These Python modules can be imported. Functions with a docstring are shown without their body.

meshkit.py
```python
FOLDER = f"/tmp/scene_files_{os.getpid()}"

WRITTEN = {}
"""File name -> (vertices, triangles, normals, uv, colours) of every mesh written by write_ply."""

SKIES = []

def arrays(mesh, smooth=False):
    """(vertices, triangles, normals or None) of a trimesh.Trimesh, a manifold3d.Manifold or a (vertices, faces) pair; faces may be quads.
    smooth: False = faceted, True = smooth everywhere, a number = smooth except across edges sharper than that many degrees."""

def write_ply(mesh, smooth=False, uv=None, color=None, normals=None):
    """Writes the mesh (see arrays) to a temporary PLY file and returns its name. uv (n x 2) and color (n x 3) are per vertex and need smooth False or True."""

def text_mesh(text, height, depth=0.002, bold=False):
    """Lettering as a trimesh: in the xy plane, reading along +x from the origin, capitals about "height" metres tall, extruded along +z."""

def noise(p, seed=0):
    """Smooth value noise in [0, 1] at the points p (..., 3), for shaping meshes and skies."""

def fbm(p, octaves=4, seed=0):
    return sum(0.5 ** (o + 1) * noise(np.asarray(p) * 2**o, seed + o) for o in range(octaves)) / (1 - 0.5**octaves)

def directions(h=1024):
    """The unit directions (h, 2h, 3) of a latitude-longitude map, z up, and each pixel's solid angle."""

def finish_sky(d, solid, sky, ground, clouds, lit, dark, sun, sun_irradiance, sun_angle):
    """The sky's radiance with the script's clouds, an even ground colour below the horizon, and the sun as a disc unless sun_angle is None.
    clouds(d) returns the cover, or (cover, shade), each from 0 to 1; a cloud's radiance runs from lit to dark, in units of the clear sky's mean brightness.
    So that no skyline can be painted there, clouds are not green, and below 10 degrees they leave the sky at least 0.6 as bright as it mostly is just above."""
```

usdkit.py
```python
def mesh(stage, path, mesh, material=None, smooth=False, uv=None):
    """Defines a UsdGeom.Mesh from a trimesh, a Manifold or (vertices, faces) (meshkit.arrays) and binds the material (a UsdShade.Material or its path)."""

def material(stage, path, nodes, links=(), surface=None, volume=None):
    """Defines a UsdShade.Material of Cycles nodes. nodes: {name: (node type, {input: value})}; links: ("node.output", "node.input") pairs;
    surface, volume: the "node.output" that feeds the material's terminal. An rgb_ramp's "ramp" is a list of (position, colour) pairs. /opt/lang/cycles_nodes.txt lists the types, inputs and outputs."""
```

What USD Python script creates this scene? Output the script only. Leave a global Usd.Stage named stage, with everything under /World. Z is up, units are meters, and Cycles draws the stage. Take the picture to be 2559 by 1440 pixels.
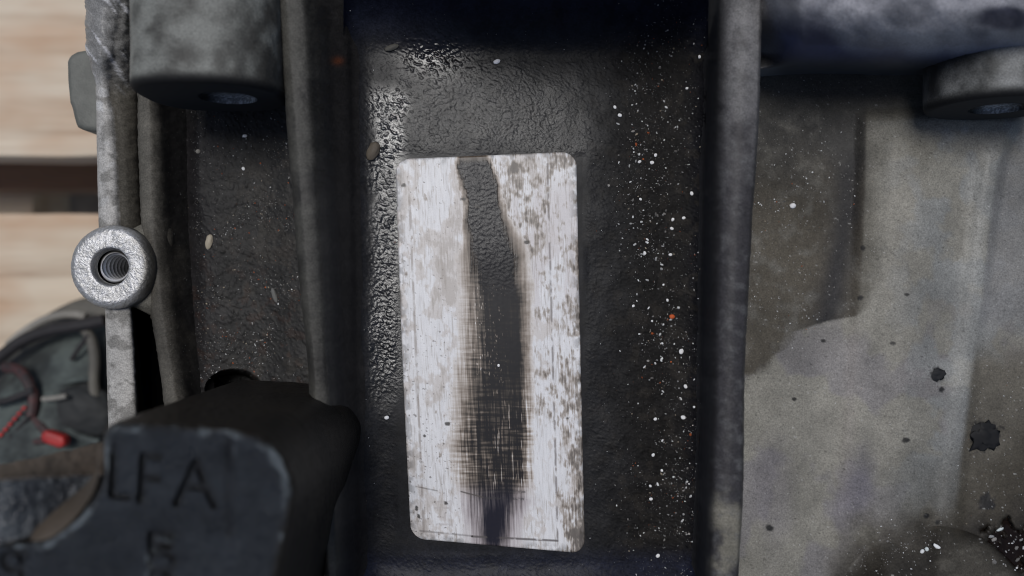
import math, random
import numpy as np, trimesh, manifold3d as mf
import shapely.geometry as sg
import usdkit, meshkit
from pxr import Usd, UsdGeom, UsdLux, UsdShade, Gf, Sdf, Vt

random.seed(7)
RNG = np.random.default_rng(7)
stage = Usd.Stage.CreateInMemory()
UsdGeom.SetStageUpAxis(stage, 'Z')
UsdGeom.SetStageMetersPerUnit(stage, 1.0)
stage.DefinePrim('/World', 'Xform')
stage.DefinePrim('/World/Looks', 'Scope')

# ---------------------------------------------------------------- camera, sky, sun
D = 222.0                      # mm from the lens to the sticker (z = 0); the picture is 256 mm wide there
cam = UsdGeom.Camera.Define(stage, '/World/camera')
cam.AddTranslateOp().Set(Gf.Vec3d(0, 0, D / 1000))
cam.CreateHorizontalApertureAttr(36.0)
cam.CreateVerticalApertureAttr(20.25)
cam.CreateFocalLengthAttr(18.0 / (128.0 / D))
cam.CreateFStopAttr(8.0)
cam.CreateFocusDistanceAttr(0.2225)
cam.CreateClippingRangeAttr(Gf.Vec2f(0.005, 100.0))
cam.CreateExposureAttr(0.35)

SUN = np.array([-0.11, 0.24, 1.0]); SUN = SUN / np.linalg.norm(SUN)
SUN_POWER, SUN_ANGLE, SKY_POWER = 0.40, 20.0, 0.05
sky_mat = usdkit.material(stage, '/World/Looks/sky', {
    'sky': ('sky_texture', {'sky_type': 'single_scattering', 'sun_disc': False, 'sun_elevation': math.asin(SUN[2]), 'sun_rotation': math.atan2(SUN[0], SUN[1]), 'aerosol_density': 2.0}),
    'bg': ('background_shader', {'strength': SKY_POWER})}, [('sky.color', 'bg.color')], surface='bg.Background')
dome = UsdLux.DomeLight.Define(stage, '/World/sky')
UsdShade.MaterialBindingAPI.Apply(dome.GetPrim()).Bind(sky_mat)
dome.GetPrim().SetCustomDataByKey('kind', 'structure')
sun = UsdLux.DistantLight.Define(stage, '/World/sun')
sun.CreateIntensityAttr(SUN_POWER); sun.CreateAngleAttr(SUN_ANGLE); sun.CreateNormalizeAttr(True); sun.CreateColorAttr(Gf.Vec3f(1.0, 0.985, 0.965))
z_ax = Gf.Vec3d(*map(float, SUN))
x_ax = Gf.Cross(Gf.Vec3d(0, 1, 0), z_ax).GetNormalized(); y_ax = Gf.Cross(z_ax, x_ax)
sun.AddTransformOp().Set(Gf.Matrix4d(*x_ax, 0, *y_ax, 0, *z_ax, 0, 0, 0, 0, 1))

# ---------------------------------------------------------------- helpers
def W(px, py, z):
    """The point (mm) at height z that the photograph shows at px, py."""
    px, py, z = np.broadcast_arrays(np.asarray(px, float), np.asarray(py, float), np.asarray(z, float))
    k = 0.1 * (D - z) / D
    return np.stack([(px - 1279.5) * k, (720 - py) * k, z], -1)

TURN = [np.linalg.qr(np.random.default_rng(900 + k).normal(size=(3, 3)))[0] for k in range(8)]

def fbm(x, y, s=1.0, oct=4, seed=0):
    x, y = np.broadcast_arrays(np.asarray(x, float), np.asarray(y, float))
    p = np.stack([x / s + 31.7 * seed, y / s - 17.3 * seed, np.full_like(x, 0.37 + seed)], -1)
    return sum(0.5 ** (o + 1) * meshkit.noise((p @ TURN[o % 8]) * 2.0 ** o, seed + o) for o in range(oct)) / (1 - 0.5 ** oct)

def mott(x, y, s=1.0, oct=5, seed=0):
    return np.clip((fbm(x, y, s, oct, seed) - 0.5) * 2.0 + 0.5, 0, 1)

def sstep(a, b, x):
    t = np.clip((np.asarray(x, float) - a) / (b - a), 0, 1)
    return t * t * (3 - 2 * t)

def mixc(c, d, m):
    return c * (1 - m[..., None]) + np.asarray(d, float) * m[..., None]

used = set()
def numbered(parent, name):
    p, n = f'{parent}/{name}', 0
    while p in used:
        n += 1; p = f'{parent}/{name}_{n:03d}'
    used.add(p)
    return p

def path_of(parent):
    return '/World' if parent is None else (parent if isinstance(parent, str) else str(parent.GetPath()))

def tag(prim, label=None, category=None, group=None, kind=None):
    for k, v in (('label', label), ('category', category), ('group', group), ('kind', kind)):
        if v: prim.SetCustomDataByKey(k, v)
    return prim

def thing(name, label=None, category=None, at=(0, 0, 0), group=None):
    x = UsdGeom.Xform.Define(stage, numbered('/World', name))
    return tag(x.GetPrim(), label, category, group)

def put(name, mesh, mat, parent=None, smooth=35, attrs=None, label=None, category=None, group=None, kind=None):
    """One Mesh; coordinates are given in millimetres."""
    if hasattr(mesh, 'to_mesh'):
        mm = mesh.to_mesh(); mesh = (np.array(mm.vert_properties[:, :3]), np.array(mm.tri_verts))
    if isinstance(mesh, trimesh.Trimesh):
        mesh = (np.array(mesh.vertices), np.array(mesh.faces))
    v, f = np.asarray(mesh[0], float) / 1000.0, np.asarray(mesh[1])
    if f.shape[1] == 4: f = np.vstack([f[:, [0, 1, 2]], f[:, [0, 2, 3]]])
    if attrs:
        smooth = True
        attrs.setdefault('gloss', np.full(len(v), 0.22))
    # scale up for the angle test, so that tiny triangles keep exact normals
    vv, ff, n = meshkit.arrays((v * 1000, f), smooth)
    p = numbered(path_of(parent), name)
    m = UsdGeom.Mesh.Define(stage, p)
    m.CreatePointsAttr(Vt.Vec3fArray.FromNumpy((vv / 1000).astype(np.float32)))
    m.CreateFaceVertexCountsAttr(Vt.IntArray.FromNumpy(np.full(len(ff), 3, np.int32)))
    m.CreateFaceVertexIndicesAttr(Vt.IntArray.FromNumpy(ff.astype(np.int32).ravel()))
    m.CreateSubdivisionSchemeAttr('none')
    if n is not None:
        m.CreateNormalsAttr(Vt.Vec3fArray.FromNumpy(n.astype(np.float32))); m.SetNormalsInterpolation('vertex')
    for k, a in (attrs or {}).items():
        a = np.asarray(a, np.float32)
        if a.ndim == 1:
            UsdGeom.PrimvarsAPI(m).CreatePrimvar(k, Sdf.ValueTypeNames.FloatArray, 'vertex').Set(Vt.FloatArray.FromNumpy(a))
        else:
            UsdGeom.PrimvarsAPI(m).CreatePrimvar(k, Sdf.ValueTypeNames.Color3fArray, 'vertex').Set(Vt.Vec3fArray.FromNumpy(a))
    UsdShade.MaterialBindingAPI.Apply(m.GetPrim()).Bind(mat)
    return tag(m.GetPrim(), label, category, group, kind)

def grid_normals(P):
    a, b = np.gradient(P, axis=1), np.gradient(P, axis=0)
    n = np.cross(a, b)
    n /= np.maximum(np.linalg.norm(n, axis=-1, keepdims=True), 1e-12)
    return n

def grid_faces(nv, nu):
    i = np.arange(nv * nu).reshape(nv, nu)
    return np.stack([i[:-1, :-1].ravel(), i[1:, :-1].ravel(), i[1:, 1:].ravel(), i[:-1, 1:].ravel()], 1)

def surface(PX, PY, Z, disp=None):
    """A sheet through pixel positions at given heights, rows running down the picture; displaced (mm) along its normal."""
    P = W(PX, PY, Z)
    if disp is not None:
        n = -grid_normals(P)
        P = P + n * np.asarray(disp)[..., None]
    return P

def sheet(name, P, mat, parent, attrs=None, hole=None, tone=0.55, **kw):
    nv, nu = P.shape[:2]
    if attrs and 'albedo' in attrs:
        sx, sy = P[..., 0] * 10, P[..., 1] * 10
        k = 1 + tone * (mott(sx, sy, 34, 5, 301) - 0.5) + 0.8 * tone * (mott(sx, sy, 8, 3, 302) - 0.5)
        attrs['albedo'] = attrs['albedo'] * k[..., None]
    F = grid_faces(nv, nu)
    if hole is not None:
        cc = P.reshape(-1, 3)[F].mean(1)
        F = F[np.hypot(cc[:, 0] - hole[0], cc[:, 1] - hole[1]) > hole[2]]
    at = {k: (a.reshape(-1, 3) if a.ndim == 3 else a.ravel()) for k, a in (attrs or {}).items()}
    return put(name, (P.reshape(-1, 3), F), mat, parent, True, at, **kw)

def spline(t, pts):
    """Smooth curve through points (n, k) by arc parameter 0..1."""
    from scipy.interpolate import PchipInterpolator
    pts = np.asarray(pts, float)
    s = np.linspace(0, 1, len(pts)) if pts.ndim == 1 else np.concatenate([[0], np.cumsum(np.linalg.norm(np.diff(pts, axis=0), axis=1))])
    return PchipInterpolator(s / s[-1], pts, axis=0)(t)

def rail(y, pairs):
    pairs = np.array(pairs, float)
    from scipy.interpolate import PchipInterpolator
    return PchipInterpolator(pairs[:, 0], pairs[:, 1], extrapolate=True)(y)

def profile_sheet(ys, nu, profile, blur=0):
    """profile(y) -> (n, 2) of px, z across; returns PX, PY, Z grids."""
    t = np.linspace(0, 1, nu)
    rows = []
    for y in ys:
        pts = np.asarray(profile(y), float)
        sc = np.array([1.0, 8.0])
        s = np.concatenate([[0], np.cumsum(np.linalg.norm(np.diff(pts * sc, axis=0), axis=1))])
        from scipy.interpolate import PchipInterpolator
        rows.append(PchipInterpolator(s / s[-1], pts, axis=0)(t))
    R = np.array(rows)
    return R[..., 0], np.repeat(np.asarray(ys, float)[:, None], nu, 1), R[..., 1]

def tube(pts, r, n=10, closed=False, caps=True):
    pts = np.asarray(pts, float)
    r = np.broadcast_to(np.asarray(r, float), (len(pts),))
    t = np.gradient(pts, axis=0); t /= np.linalg.norm(t, axis=1, keepdims=True)
    up = np.array([0, 0, 1.0]); rings = []
    for p, d, rr in zip(pts, t, r):
        a = np.cross(d, up); 
        if np.linalg.norm(a) < 1e-3: a = np.cross(d, [0, 1, 0])
        a /= np.linalg.norm(a); b = np.cross(a, d)
        th = np.linspace(0, 2 * np.pi, n, endpoint=False)
        rings.append(p + rr * (np.cos(th)[:, None] * a + np.sin(th)[:, None] * b))
    v = np.concatenate(rings); f = []
    for i in range(len(pts) - 1):
        for k in range(n):
            a, b = i * n + k, i * n + (k + 1) % n
            f += [[a, b, b + n], [a, b + n, a + n]]
    if caps:
        for base, flip in ((0, 1), ((len(pts) - 1) * n, 0)):
            c = len(v); v = np.vstack([v, pts[0 if flip else -1]])
            for k in range(n):
                a, b = base + k, base + (k + 1) % n
                f.append([c, b, a] if flip else [c, a, b])
    m = trimesh.Trimesh(v, np.array(f), process=False); m.fix_normals()
    return m

def rounded_prism(poly, z0, z1, bevel, steps=5, seg=1.0):
    """A closed prism between heights z0 < z1 over a polygon (mm) with a rounded upper edge; triangles fit for booleans."""
    ring = sg.Polygon(poly)
    n = max(24, int(ring.length / seg))
    pts = np.array([ring.exterior.interpolate(i / n, normalized=True).coords[0] for i in range(n)])
    if ring.exterior.is_ccw is False: pts = pts[::-1]
    nx = np.roll(pts, -1, 0) - np.roll(pts, 1, 0)
    nrm = np.stack([nx[:, 1], -nx[:, 0]], 1); nrm /= np.maximum(np.linalg.norm(nrm, axis=1, keepdims=True), 1e-9)
    levels = [(0, z0), (0, z0 + (z1 - bevel - z0) * 0.5)] + [(bevel * (1 - math.cos(a)), z1 - bevel + bevel * math.sin(a)) for a in np.linspace(0, math.pi / 2, steps)]
    v = np.concatenate([np.column_stack([pts - nrm * ins, np.full(n, z)]) for ins, z in levels])
    f = []
    for l in range(len(levels) - 1):
        for k in range(n):
            a, b = l * n + k, l * n + (k + 1) % n
            f += [[a, b, b + n], [a, b + n, a + n]]
    for l, up in ((0, False), (len(levels) - 1, True)):
        t = np.asarray(mf.triangulate([v[l * n:(l + 1) * n, :2].copy()]), int).reshape(-1, 3) + l * n
        a, b, c = v[t[:, 0], :2], v[t[:, 1], :2], v[t[:, 2], :2]
        ar = (b - a)[:, 0] * (c - a)[:, 1] - (b - a)[:, 1] * (c - a)[:, 0]
        if (ar.sum() < 0) == up: t = t[:, ::-1]
        f += t.tolist()
    return trimesh.Trimesh(v, np.array(f), process=False)

def solid(m):
    m = m.copy(); m.merge_vertices()
    return mf.Manifold(mf.Mesh(np.asarray(m.vertices, np.float32), np.asarray(m.faces, np.uint32)))

def smooth_poly(pts, n=160):
    from scipy.interpolate import PchipInterpolator
    pts = np.asarray(pts, float)
    s = np.concatenate([[0], np.cumsum(np.linalg.norm(np.diff(pts, axis=0), axis=1))])
    return PchipInterpolator(s, pts, axis=0)(np.linspace(0, s[-1], n))

def ellipsoid(c, r, sub=3, lump=0.0, seed=0, rot=0.0):
    m = trimesh.creation.icosphere(sub)
    v = np.array(m.vertices)
    if lump: v *= (1 + lump * (meshkit.fbm(v * 2.1 + seed, 3, seed)[:, None] - 0.5) * 2)
    v = v * np.asarray(r, float)
    if rot:
        c_, s_ = math.cos(rot), math.sin(rot); v = v @ np.array([[c_, s_, 0], [-s_, c_, 0], [0, 0, 1]])
    return trimesh.Trimesh(v + np.asarray(c, float), m.faces, process=False)

# ---------------------------------------------------------------- materials
def painted_by_mesh(name, bump=0.12, scale=900, fine=2600, metallic=0.0, spec=0.5, var=0.35, coat=0.0):
    """Colour and roughness come from the mesh; grain and relief from noise."""
    return usdkit.material(stage, '/World/Looks/' + name, {
        'col': ('attribute', {'attribute': 'albedo'}), 'rg': ('attribute', {'attribute': 'rough'}), 'rel': ('attribute', {'attribute': 'relief'}), 'gl': ('attribute', {'attribute': 'gloss'}),
        'tc': ('texture_coordinate', {}),
        'n1': ('noise_texture', {'scale': scale, 'detail': 3.0, 'roughness': 0.55}),
        'n2': ('noise_texture', {'scale': fine, 'detail': 2.0}),
        'r': ('map_range', {'from_min': 0.25, 'from_max': 0.75, 'to_min': 1 - var, 'to_max': 1 + var}),
        'mul': ('vector_math', {'math_type': 'scale'}),
        'h': ('math', {'math_type': 'multiply_add', 'value2': 0.35}),
        'st': ('math', {'math_type': 'multiply', 'value2': 1.0}),
        'b': ('bump', {'distance': bump / 1000.0, 'strength': 1.0}),
        'p': ('principled_bsdf', {'metallic': metallic, 'specular_ior_level': spec, 'coat_weight': coat, 'coat_roughness': 0.12})},
        [('tc.object', 'n1.vector'), ('tc.object', 'n2.vector'), ('n2.fac', 'r.value'), ('col.color', 'mul.vector1'), ('r.result', 'mul.scale'), ('mul.vector', 'p.base_color'),
         ('rg.fac', 'p.roughness'), ('gl.fac', 'p.specular_ior_level'), ('n2.fac', 'h.value1'), ('n1.fac', 'h.value3'), ('h.value', 'st.value1'), ('rel.fac', 'st.value2'), ('st.value', 'b.height'), ('b.normal', 'p.normal')], surface='p.BSDF')

def plain(name, color, rough=0.6, metallic=0.0, bump=0.0, scale=800, dark=None, mscale=120, spec=0.5, lo=0.42, hi=0.62, sheen=0.0):
    nodes = {'tc': ('texture_coordinate', {}), 'p': ('principled_bsdf', {'roughness': rough, 'metallic': metallic, 'specular_ior_level': spec}),
             'n': ('noise_texture', {'scale': mscale, 'detail': 5.0, 'roughness': 0.65}),
             'ramp': ('rgb_ramp', {'ramp': [(lo, tuple(dark or [c * 0.7 for c in color])), (hi, tuple(color))]})}
    links = [('tc.object', 'n.vector'), ('n.fac', 'ramp.fac'), ('ramp.color', 'p.base_color')]
    if bump:
        nodes['nb'] = ('noise_texture', {'scale': scale, 'detail': 4.0, 'roughness': 0.6}); nodes['b'] = ('bump', {'distance': bump / 1000.0, 'strength': 1.0})
        links += [('tc.object', 'nb.vector'), ('nb.fac', 'b.height'), ('b.normal', 'p.normal')]
    return usdkit.material(stage, '/World/Looks/' + name, nodes, links, surface='p.BSDF')

M_CAST = painted_by_mesh('cast_aluminium', bump=0.10, scale=900, fine=2600)
M_OIL = painted_by_mesh('oily_casting', bump=0.09, scale=1700, fine=2700, var=0.4)
M_LABEL = painted_by_mesh('worn_sticker', bump=0.03, scale=900, fine=4000, var=0.06)
M_GRIT = painted_by_mesh('grit', bump=0.02, scale=2000, var=0.1)

def wood(name, light, dark):
    return usdkit.material(stage, '/World/Looks/' + name, {
        'tc': ('texture_coordinate', {}), 'mp': ('mapping', {'scale': (6.0, 60.0, 60.0)}), 'mp2': ('mapping', {'scale': (14.0, 260.0, 260.0)}), 'mp3': ('mapping', {'scale': (11.0, 25.0, 25.0)}),
        'n': ('noise_texture', {'scale': 1.0, 'detail': 4.0, 'roughness': 0.6, 'distortion': 0.6}),
        'n2': ('noise_texture', {'scale': 1.0, 'detail': 3.0}),
        'n3': ('noise_texture', {'scale': 1.0, 'detail': 3.0, 'roughness': 0.6}),
        'w': ('wave_texture', {'wave_type': 'bands', 'bands_direction': 'y', 'scale': 22.0, 'distortion': 6.0, 'detail': 3.0, 'detail_scale': 1.2}),
        'c1': ('rgb_ramp', {'ramp': [(0.30, dark), (0.46, light), (0.75, tuple(min(1, c * 1.12) for c in light))]}),
        'c2': ('rgb_ramp', {'ramp': [(0.3, (0.86, 0.83, 0.8)), (0.6, (1, 1, 1))]}),
        'c3': ('rgb_ramp', {'ramp': [(0.33, (0.86, 0.72, 0.64)), (0.5, (1, 1, 1))]}),
        'm1': ('mix_color', {'blend_type': 'multiply', 'fac': 0.8}), 'm2': ('mix_color', {'blend_type': 'multiply', 'fac': 1.0}),
        'b': ('bump', {'distance': 0.0004, 'strength': 1.0}), 'p': ('principled_bsdf', {'roughness': 0.75, 'specular_ior_level': 0.25})},
        [('tc.object', 'mp.vector'), ('tc.object', 'mp2.vector'), ('tc.object', 'mp3.vector'), ('mp.vector', 'n.vector'), ('mp2.vector', 'n2.vector'), ('mp3.vector', 'n3.vector'), ('tc.object', 'w.vector'),
         ('n.fac', 'c1.fac'), ('n2.fac', 'c2.fac'), ('n3.fac', 'c3.fac'), ('c1.color', 'm1.a'), ('c2.color', 'm1.b'), ('m1.result', 'm2.a'), ('c3.color', 'm2.b'), ('m2.result', 'p.base_color'),
         ('n2.fac', 'b.height'), ('b.normal', 'p.normal')], surface='p.BSDF')

# ---------------------------------------------------------------- setting: ground and pallet
Z_DECK, Z_GROUND = -150.0, -290.0
M_CONCRETE = plain('concrete', (0.42, 0.42, 0.42), 0.85, bump=0.3, scale=500, mscale=60)
g = trimesh.creation.box([2400, 2400, 20]); g.apply_translation([0, 0, Z_GROUND - 10])
put('ground', g, M_CONCRETE, smooth=False, kind='structure')

pallet = thing('wooden_pallet', 'pale wooden pallet boards far below the left side of the gearbox', 'pallet')
M_WOOD = [wood('pale_plank', (0.62, 0.53, 0.42), (0.44, 0.34, 0.25)), wood('yellow_plank', (0.60, 0.51, 0.40), (0.46, 0.365, 0.275)), wood('red_plank', (0.26, 0.17, 0.125), (0.18, 0.115, 0.085))]
def board(py0, py1, z, thick, mat, seed, x0=-330, x1=330, ragged=0.5):
    ya, yb = W(0, py1, z)[1], W(0, py0, z)[1]
    xs = np.linspace(x0, x1, 90); ring = []
    e = fbm(xs, xs * 0 + seed, 14, 3, seed) - 0.5
    lower = np.column_stack([xs, ya + e * 3 * ragged]); upper = np.column_stack([xs, yb + (fbm(xs, xs * 0 + seed, 20, 3, seed + 3) - 0.5) * 2 * ragged])[::-1]
    return put('board', rounded_prism(np.vstack([lower, upper]), z - thick, z, 1.6, 4, 3.0), mat, pallet)
board(-420, 392, Z_DECK, 20, M_WOOD[0], 1)
board(533, 1180, Z_DECK, 20, M_WOOD[1], 2)
board(1300, 1960, Z_DECK, 20, M_WOOD[0], 4)
board(-1080, -560, Z_DECK, 20, M_WOOD[1], 5)
board(400, 474, Z_DECK - 78, 22, M_WOOD[2], 3)
for x in (-300, 0, 300):
    b = trimesh.creation.box([90, 420, 74]); b.apply_translation([x, 0, Z_DECK - 20.4 - 80 - 37 + 0]); 
    put('block', b, M_WOOD[0], pallet, smooth=False)

# ---------------------------------------------------------------- gearbox
gear = thing('gearbox', 'grimy cast aluminium gearbox housing with ribs and a worn white sticker', 'gearbox')
YS = np.linspace(-190, 1640, 560)

# ---- core under the skin
c = trimesh.creation.box([262, 250, 112]); c.apply_translation([33, -2, -38 - 56])
put('lower_case', c, plain('case_black', (0.02, 0.02, 0.02), 0.6), gear, smooth=False)

# ---- oily middle panel
def xl_mid(y): return 858 + 0.016 * y
def xr_mid(y): return 1772 - 0.021 * y
NU = 430
u = np.linspace(0, 1, NU)[None, :]
PY = np.repeat(np.linspace(-190, 1640, 900)[:, None], NU, 1)
PX = xl_mid(PY) + (xr_mid(PY) - xl_mid(PY)) * u
dl, dr = PX - xl_mid(PY), xr_mid(PY) - PX
fil = lambda d, R, h: h * (1 - np.sqrt(np.clip(1 - np.clip(1 - d / R, 0, 1) ** 2, 0, 1)))
Z = fil(dl, 95, 5.0) + fil(dr, 90, 4.0) + 0.0005 * np.clip(150 - PY, 0, 400) ** 2 * (0.55 + 0.45 * sstep(900, 1100, PX)) + 0.0004 * np.clip(PY - 1400, 0, 400) ** 2
wn = fbm(PX, PY, 60, 4, 3) - 0.5
edge = sstep(905, 945, PX + 60 * wn) * (1 - sstep(985, 1030, PX + 50 * wn)) * sstep(190, 260, PY) * (1 - sstep(900, 1080, PY + 120 * wn))
ang = np.hypot((PX - 1190) / 280, (PY - 360) / 200)
arc = sstep(1.35, 0.6, ang + 0.5 * wn) * sstep(470, 330, PY + 40 * wn)
arc = arc * sstep(900, 975, PX + 40 * wn)
blackspot = np.exp(-(((PX - 1085) / 85) ** 2 + ((PY - 135) / 55) ** 2))
wet = np.clip(np.maximum(edge, arc * sstep(0.35, 0.6, fbm(PX, PY, 45, 3, 5) + 0.15)) + blackspot, 0, 1)
under = sstep(975, 1000, PX) * sstep(1475, 1455, PX) * sstep(372, 395, PY) * sstep(1395, 1375, PY)
right = sstep(1440, 1620, PX + 90 * wn)
peb = 1.1 * sstep(0.50, 0.82, fbm(PX, PY, 5.4, 1, 11)) + 0.7 * sstep(0.54, 0.80, fbm(PX, PY, 7.5, 1, 13)) - 0.4
peb2 = fbm(PX, PY, 17, 3, 12) - 0.5
disp = (peb * (0.032 + 0.085 * edge + 0.012 * arc + 0.14 * blackspot + 0.05 * right) + peb2 * 0.04 + (fbm(PX, PY, 120, 3, 14) - 0.5) * 0.8) * (1 - under)
alb = np.ones(PX.shape + (3,)) * np.array([0.0125, 0.0128, 0.0145])
alb = mixc(alb, [0.0115, 0.0108, 0.0105], right)
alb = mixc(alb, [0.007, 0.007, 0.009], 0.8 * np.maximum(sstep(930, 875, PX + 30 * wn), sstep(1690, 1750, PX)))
alb = mixc(alb, [0.026, 0.023, 0.020], 0.5 * sstep(0.62, 0.8, mott(PX, PY, 26, 4, 21)) * (0.3 + 0.7 * right))
alb = mixc(alb, [0.006, 0.005, 0.006], np.clip(blackspot, 0, 1))
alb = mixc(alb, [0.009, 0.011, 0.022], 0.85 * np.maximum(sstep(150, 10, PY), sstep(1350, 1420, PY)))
rough = 0.42 - 0.19 * edge - 0.10 * arc - 0.22 * blackspot + 0.16 * right + 0.10 * (fbm(PX, PY, 40, 3, 22) - 0.5)
P = surface(PX, PY, Z, disp)
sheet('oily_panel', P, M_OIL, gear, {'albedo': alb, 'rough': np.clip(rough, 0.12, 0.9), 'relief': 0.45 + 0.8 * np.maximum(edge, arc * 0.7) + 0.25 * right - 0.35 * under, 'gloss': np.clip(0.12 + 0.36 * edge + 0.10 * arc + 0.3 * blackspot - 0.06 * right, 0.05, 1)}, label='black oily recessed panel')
MID = (P, grid_normals(P), PX, PY)

# ---- left rib
def rib_left(y):
    l = 690 + (772 - 690) * y / 970; r = xl_mid(y) + 12; w = r - l
    return [(l + 44, -14), (l + 10, 4), (l, 15), (l + 5, 19.5), (l + 0.14 * w, 21.2), (l + 0.36 * w, 20.6), (l + 0.52 * w, 17), (l + 0.76 * w, 9.5), (r - 4, 5.0), (r + 10, 2.6), (r + 26, 0.9), (r + 44, -0.8)]
PX, PY, Z = profile_sheet(YS, 120, rib_left)
tt = np.linspace(0, 1, 120)[None, :] + 0 * PX
disp = (fbm(PX, PY, 14, 3, 31) - 0.5) * 0.28 + (fbm(PX, PY, 200, 2, 32) - 0.5) * 0.8
top = sstep(24, 9, np.abs(Z - 22)) * sstep(0.84, 0.42, tt)
mot = mott(PX, PY, 70, 5, 33)
alb = np.ones(PX.shape + (3,)) * np.array([0.017, 0.016, 0.016])
alb = mixc(alb, [0.066, 0.064, 0.057], top * (0.35 + 0.65 * sstep(0.15, 0.85, mot + 0.25 * sstep(700, 50, PY))))  # lit top and dark right side of the rib put into the colour
alb = mixc(alb, [0.10, 0.03, 0.012], 0.8 * np.exp(-(((PX - 845) / 14) ** 2 + ((PY - 152) / 10) ** 2)))
sheet('rib', surface(PX, PY, Z, disp), M_CAST, gear, {'albedo': alb, 'rough': 0.55 + 0.1 * (mot - 0.5), 'relief': 0.8 + 0 * mot}, label='dark left rib beside the oily panel', tone=0.35)

# ---- right rib
def rib_right(y):
    l = xr_mid(y) - 8; r = 1906 - 0.043 * y + 4 * math.sin(y / 160)
    return [(l - 6, 1.7), (l + 6, 3.8), (l + 18, 11), (l + 32, 18), (l + 0.42 * (r - l), 22), (l + 0.72 * (r - l), 23.2), (r - 6, 22.4), (r, 17.5), (r - 12, 2), (r - 40, -16)]
PX, PY, Z = profile_sheet(YS, 110, rib_right)
tt = np.linspace(0, 1, 110)[None, :] + 0 * PX
disp = (fbm(PX, PY, 16, 3, 41) - 0.5) * 0.25 + (fbm(PX, PY, 220, 2, 42) - 0.5) * 0.8
mot = mott(PX, PY, 60, 5, 43)
top = sstep(0.22, 0.36, tt)
alb = np.ones(PX.shape + (3,)) * np.array([0.018, 0.018, 0.020])
alb = mixc(alb, [0.036, 0.034, 0.037], top)
alb = mixc(alb, [0.15, 0.146, 0.148], top * sstep(0.15, 0.80, mot + 0.30 * sstep(420, 60, PY) - 0.06) * sstep(620, 150, PY + 240 * (mot - 0.5)))
alb = mixc(alb, [0.15, 0.14, 0.115], top * sstep(1210, 1350, PY + 160 * (mot - 0.5)) * sstep(0.2, 0.6, mot))
alb = mixc(alb, [0.10, 0.10, 0.102], top * 0.55 * sstep(0.45, 1.0, mott(PX, PY, 20, 4, 144)))
sheet('rib', surface(PX, PY, Z, disp), M_CAST, gear, {'albedo': alb, 'rough': 0.55 + 0 * mot, 'relief': 0.6 + 0 * mot}, label='right rib between the oily panel and the grey panel', tone=0.3)

# ---- left panel with its dark slot
NU = 210
PY = np.repeat(np.linspace(120, 1640, 560)[:, None], NU, 1)
PX = 430 + (835 - 430) * np.linspace(0, 1, NU)[None, :] + 0 * PY
Z = -10.2 + 2.2 * np.exp(-((PX - 488 - 0.01 * PY) / 16) ** 2) * sstep(620, 400, PY) * 0.5 + 1.2 * sstep(560, 760, PX) + 0.8 * np.sin(PX / 38.0)
Z = Z - 3.5 * sstep(515, 440, PX)
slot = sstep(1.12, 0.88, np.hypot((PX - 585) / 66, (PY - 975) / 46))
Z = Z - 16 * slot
wn = fbm(PX, PY, 55, 4, 51) - 0.5
disp = (sstep(0.5, 0.8, fbm(PX, PY, 6.5, 1, 52)) + sstep(0.55, 0.8, fbm(PX, PY, 13, 2, 56)) - 0.3) * 0.14 + (fbm(PX, PY, 60, 3, 53) - 0.5) * 0.8
alb = np.ones(PX.shape + (3,)) * np.array([0.020, 0.0194, 0.019])
alb = mixc(alb, [0.012, 0.011, 0.012], sstep(590, 455, PX + 60 * wn))
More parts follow.
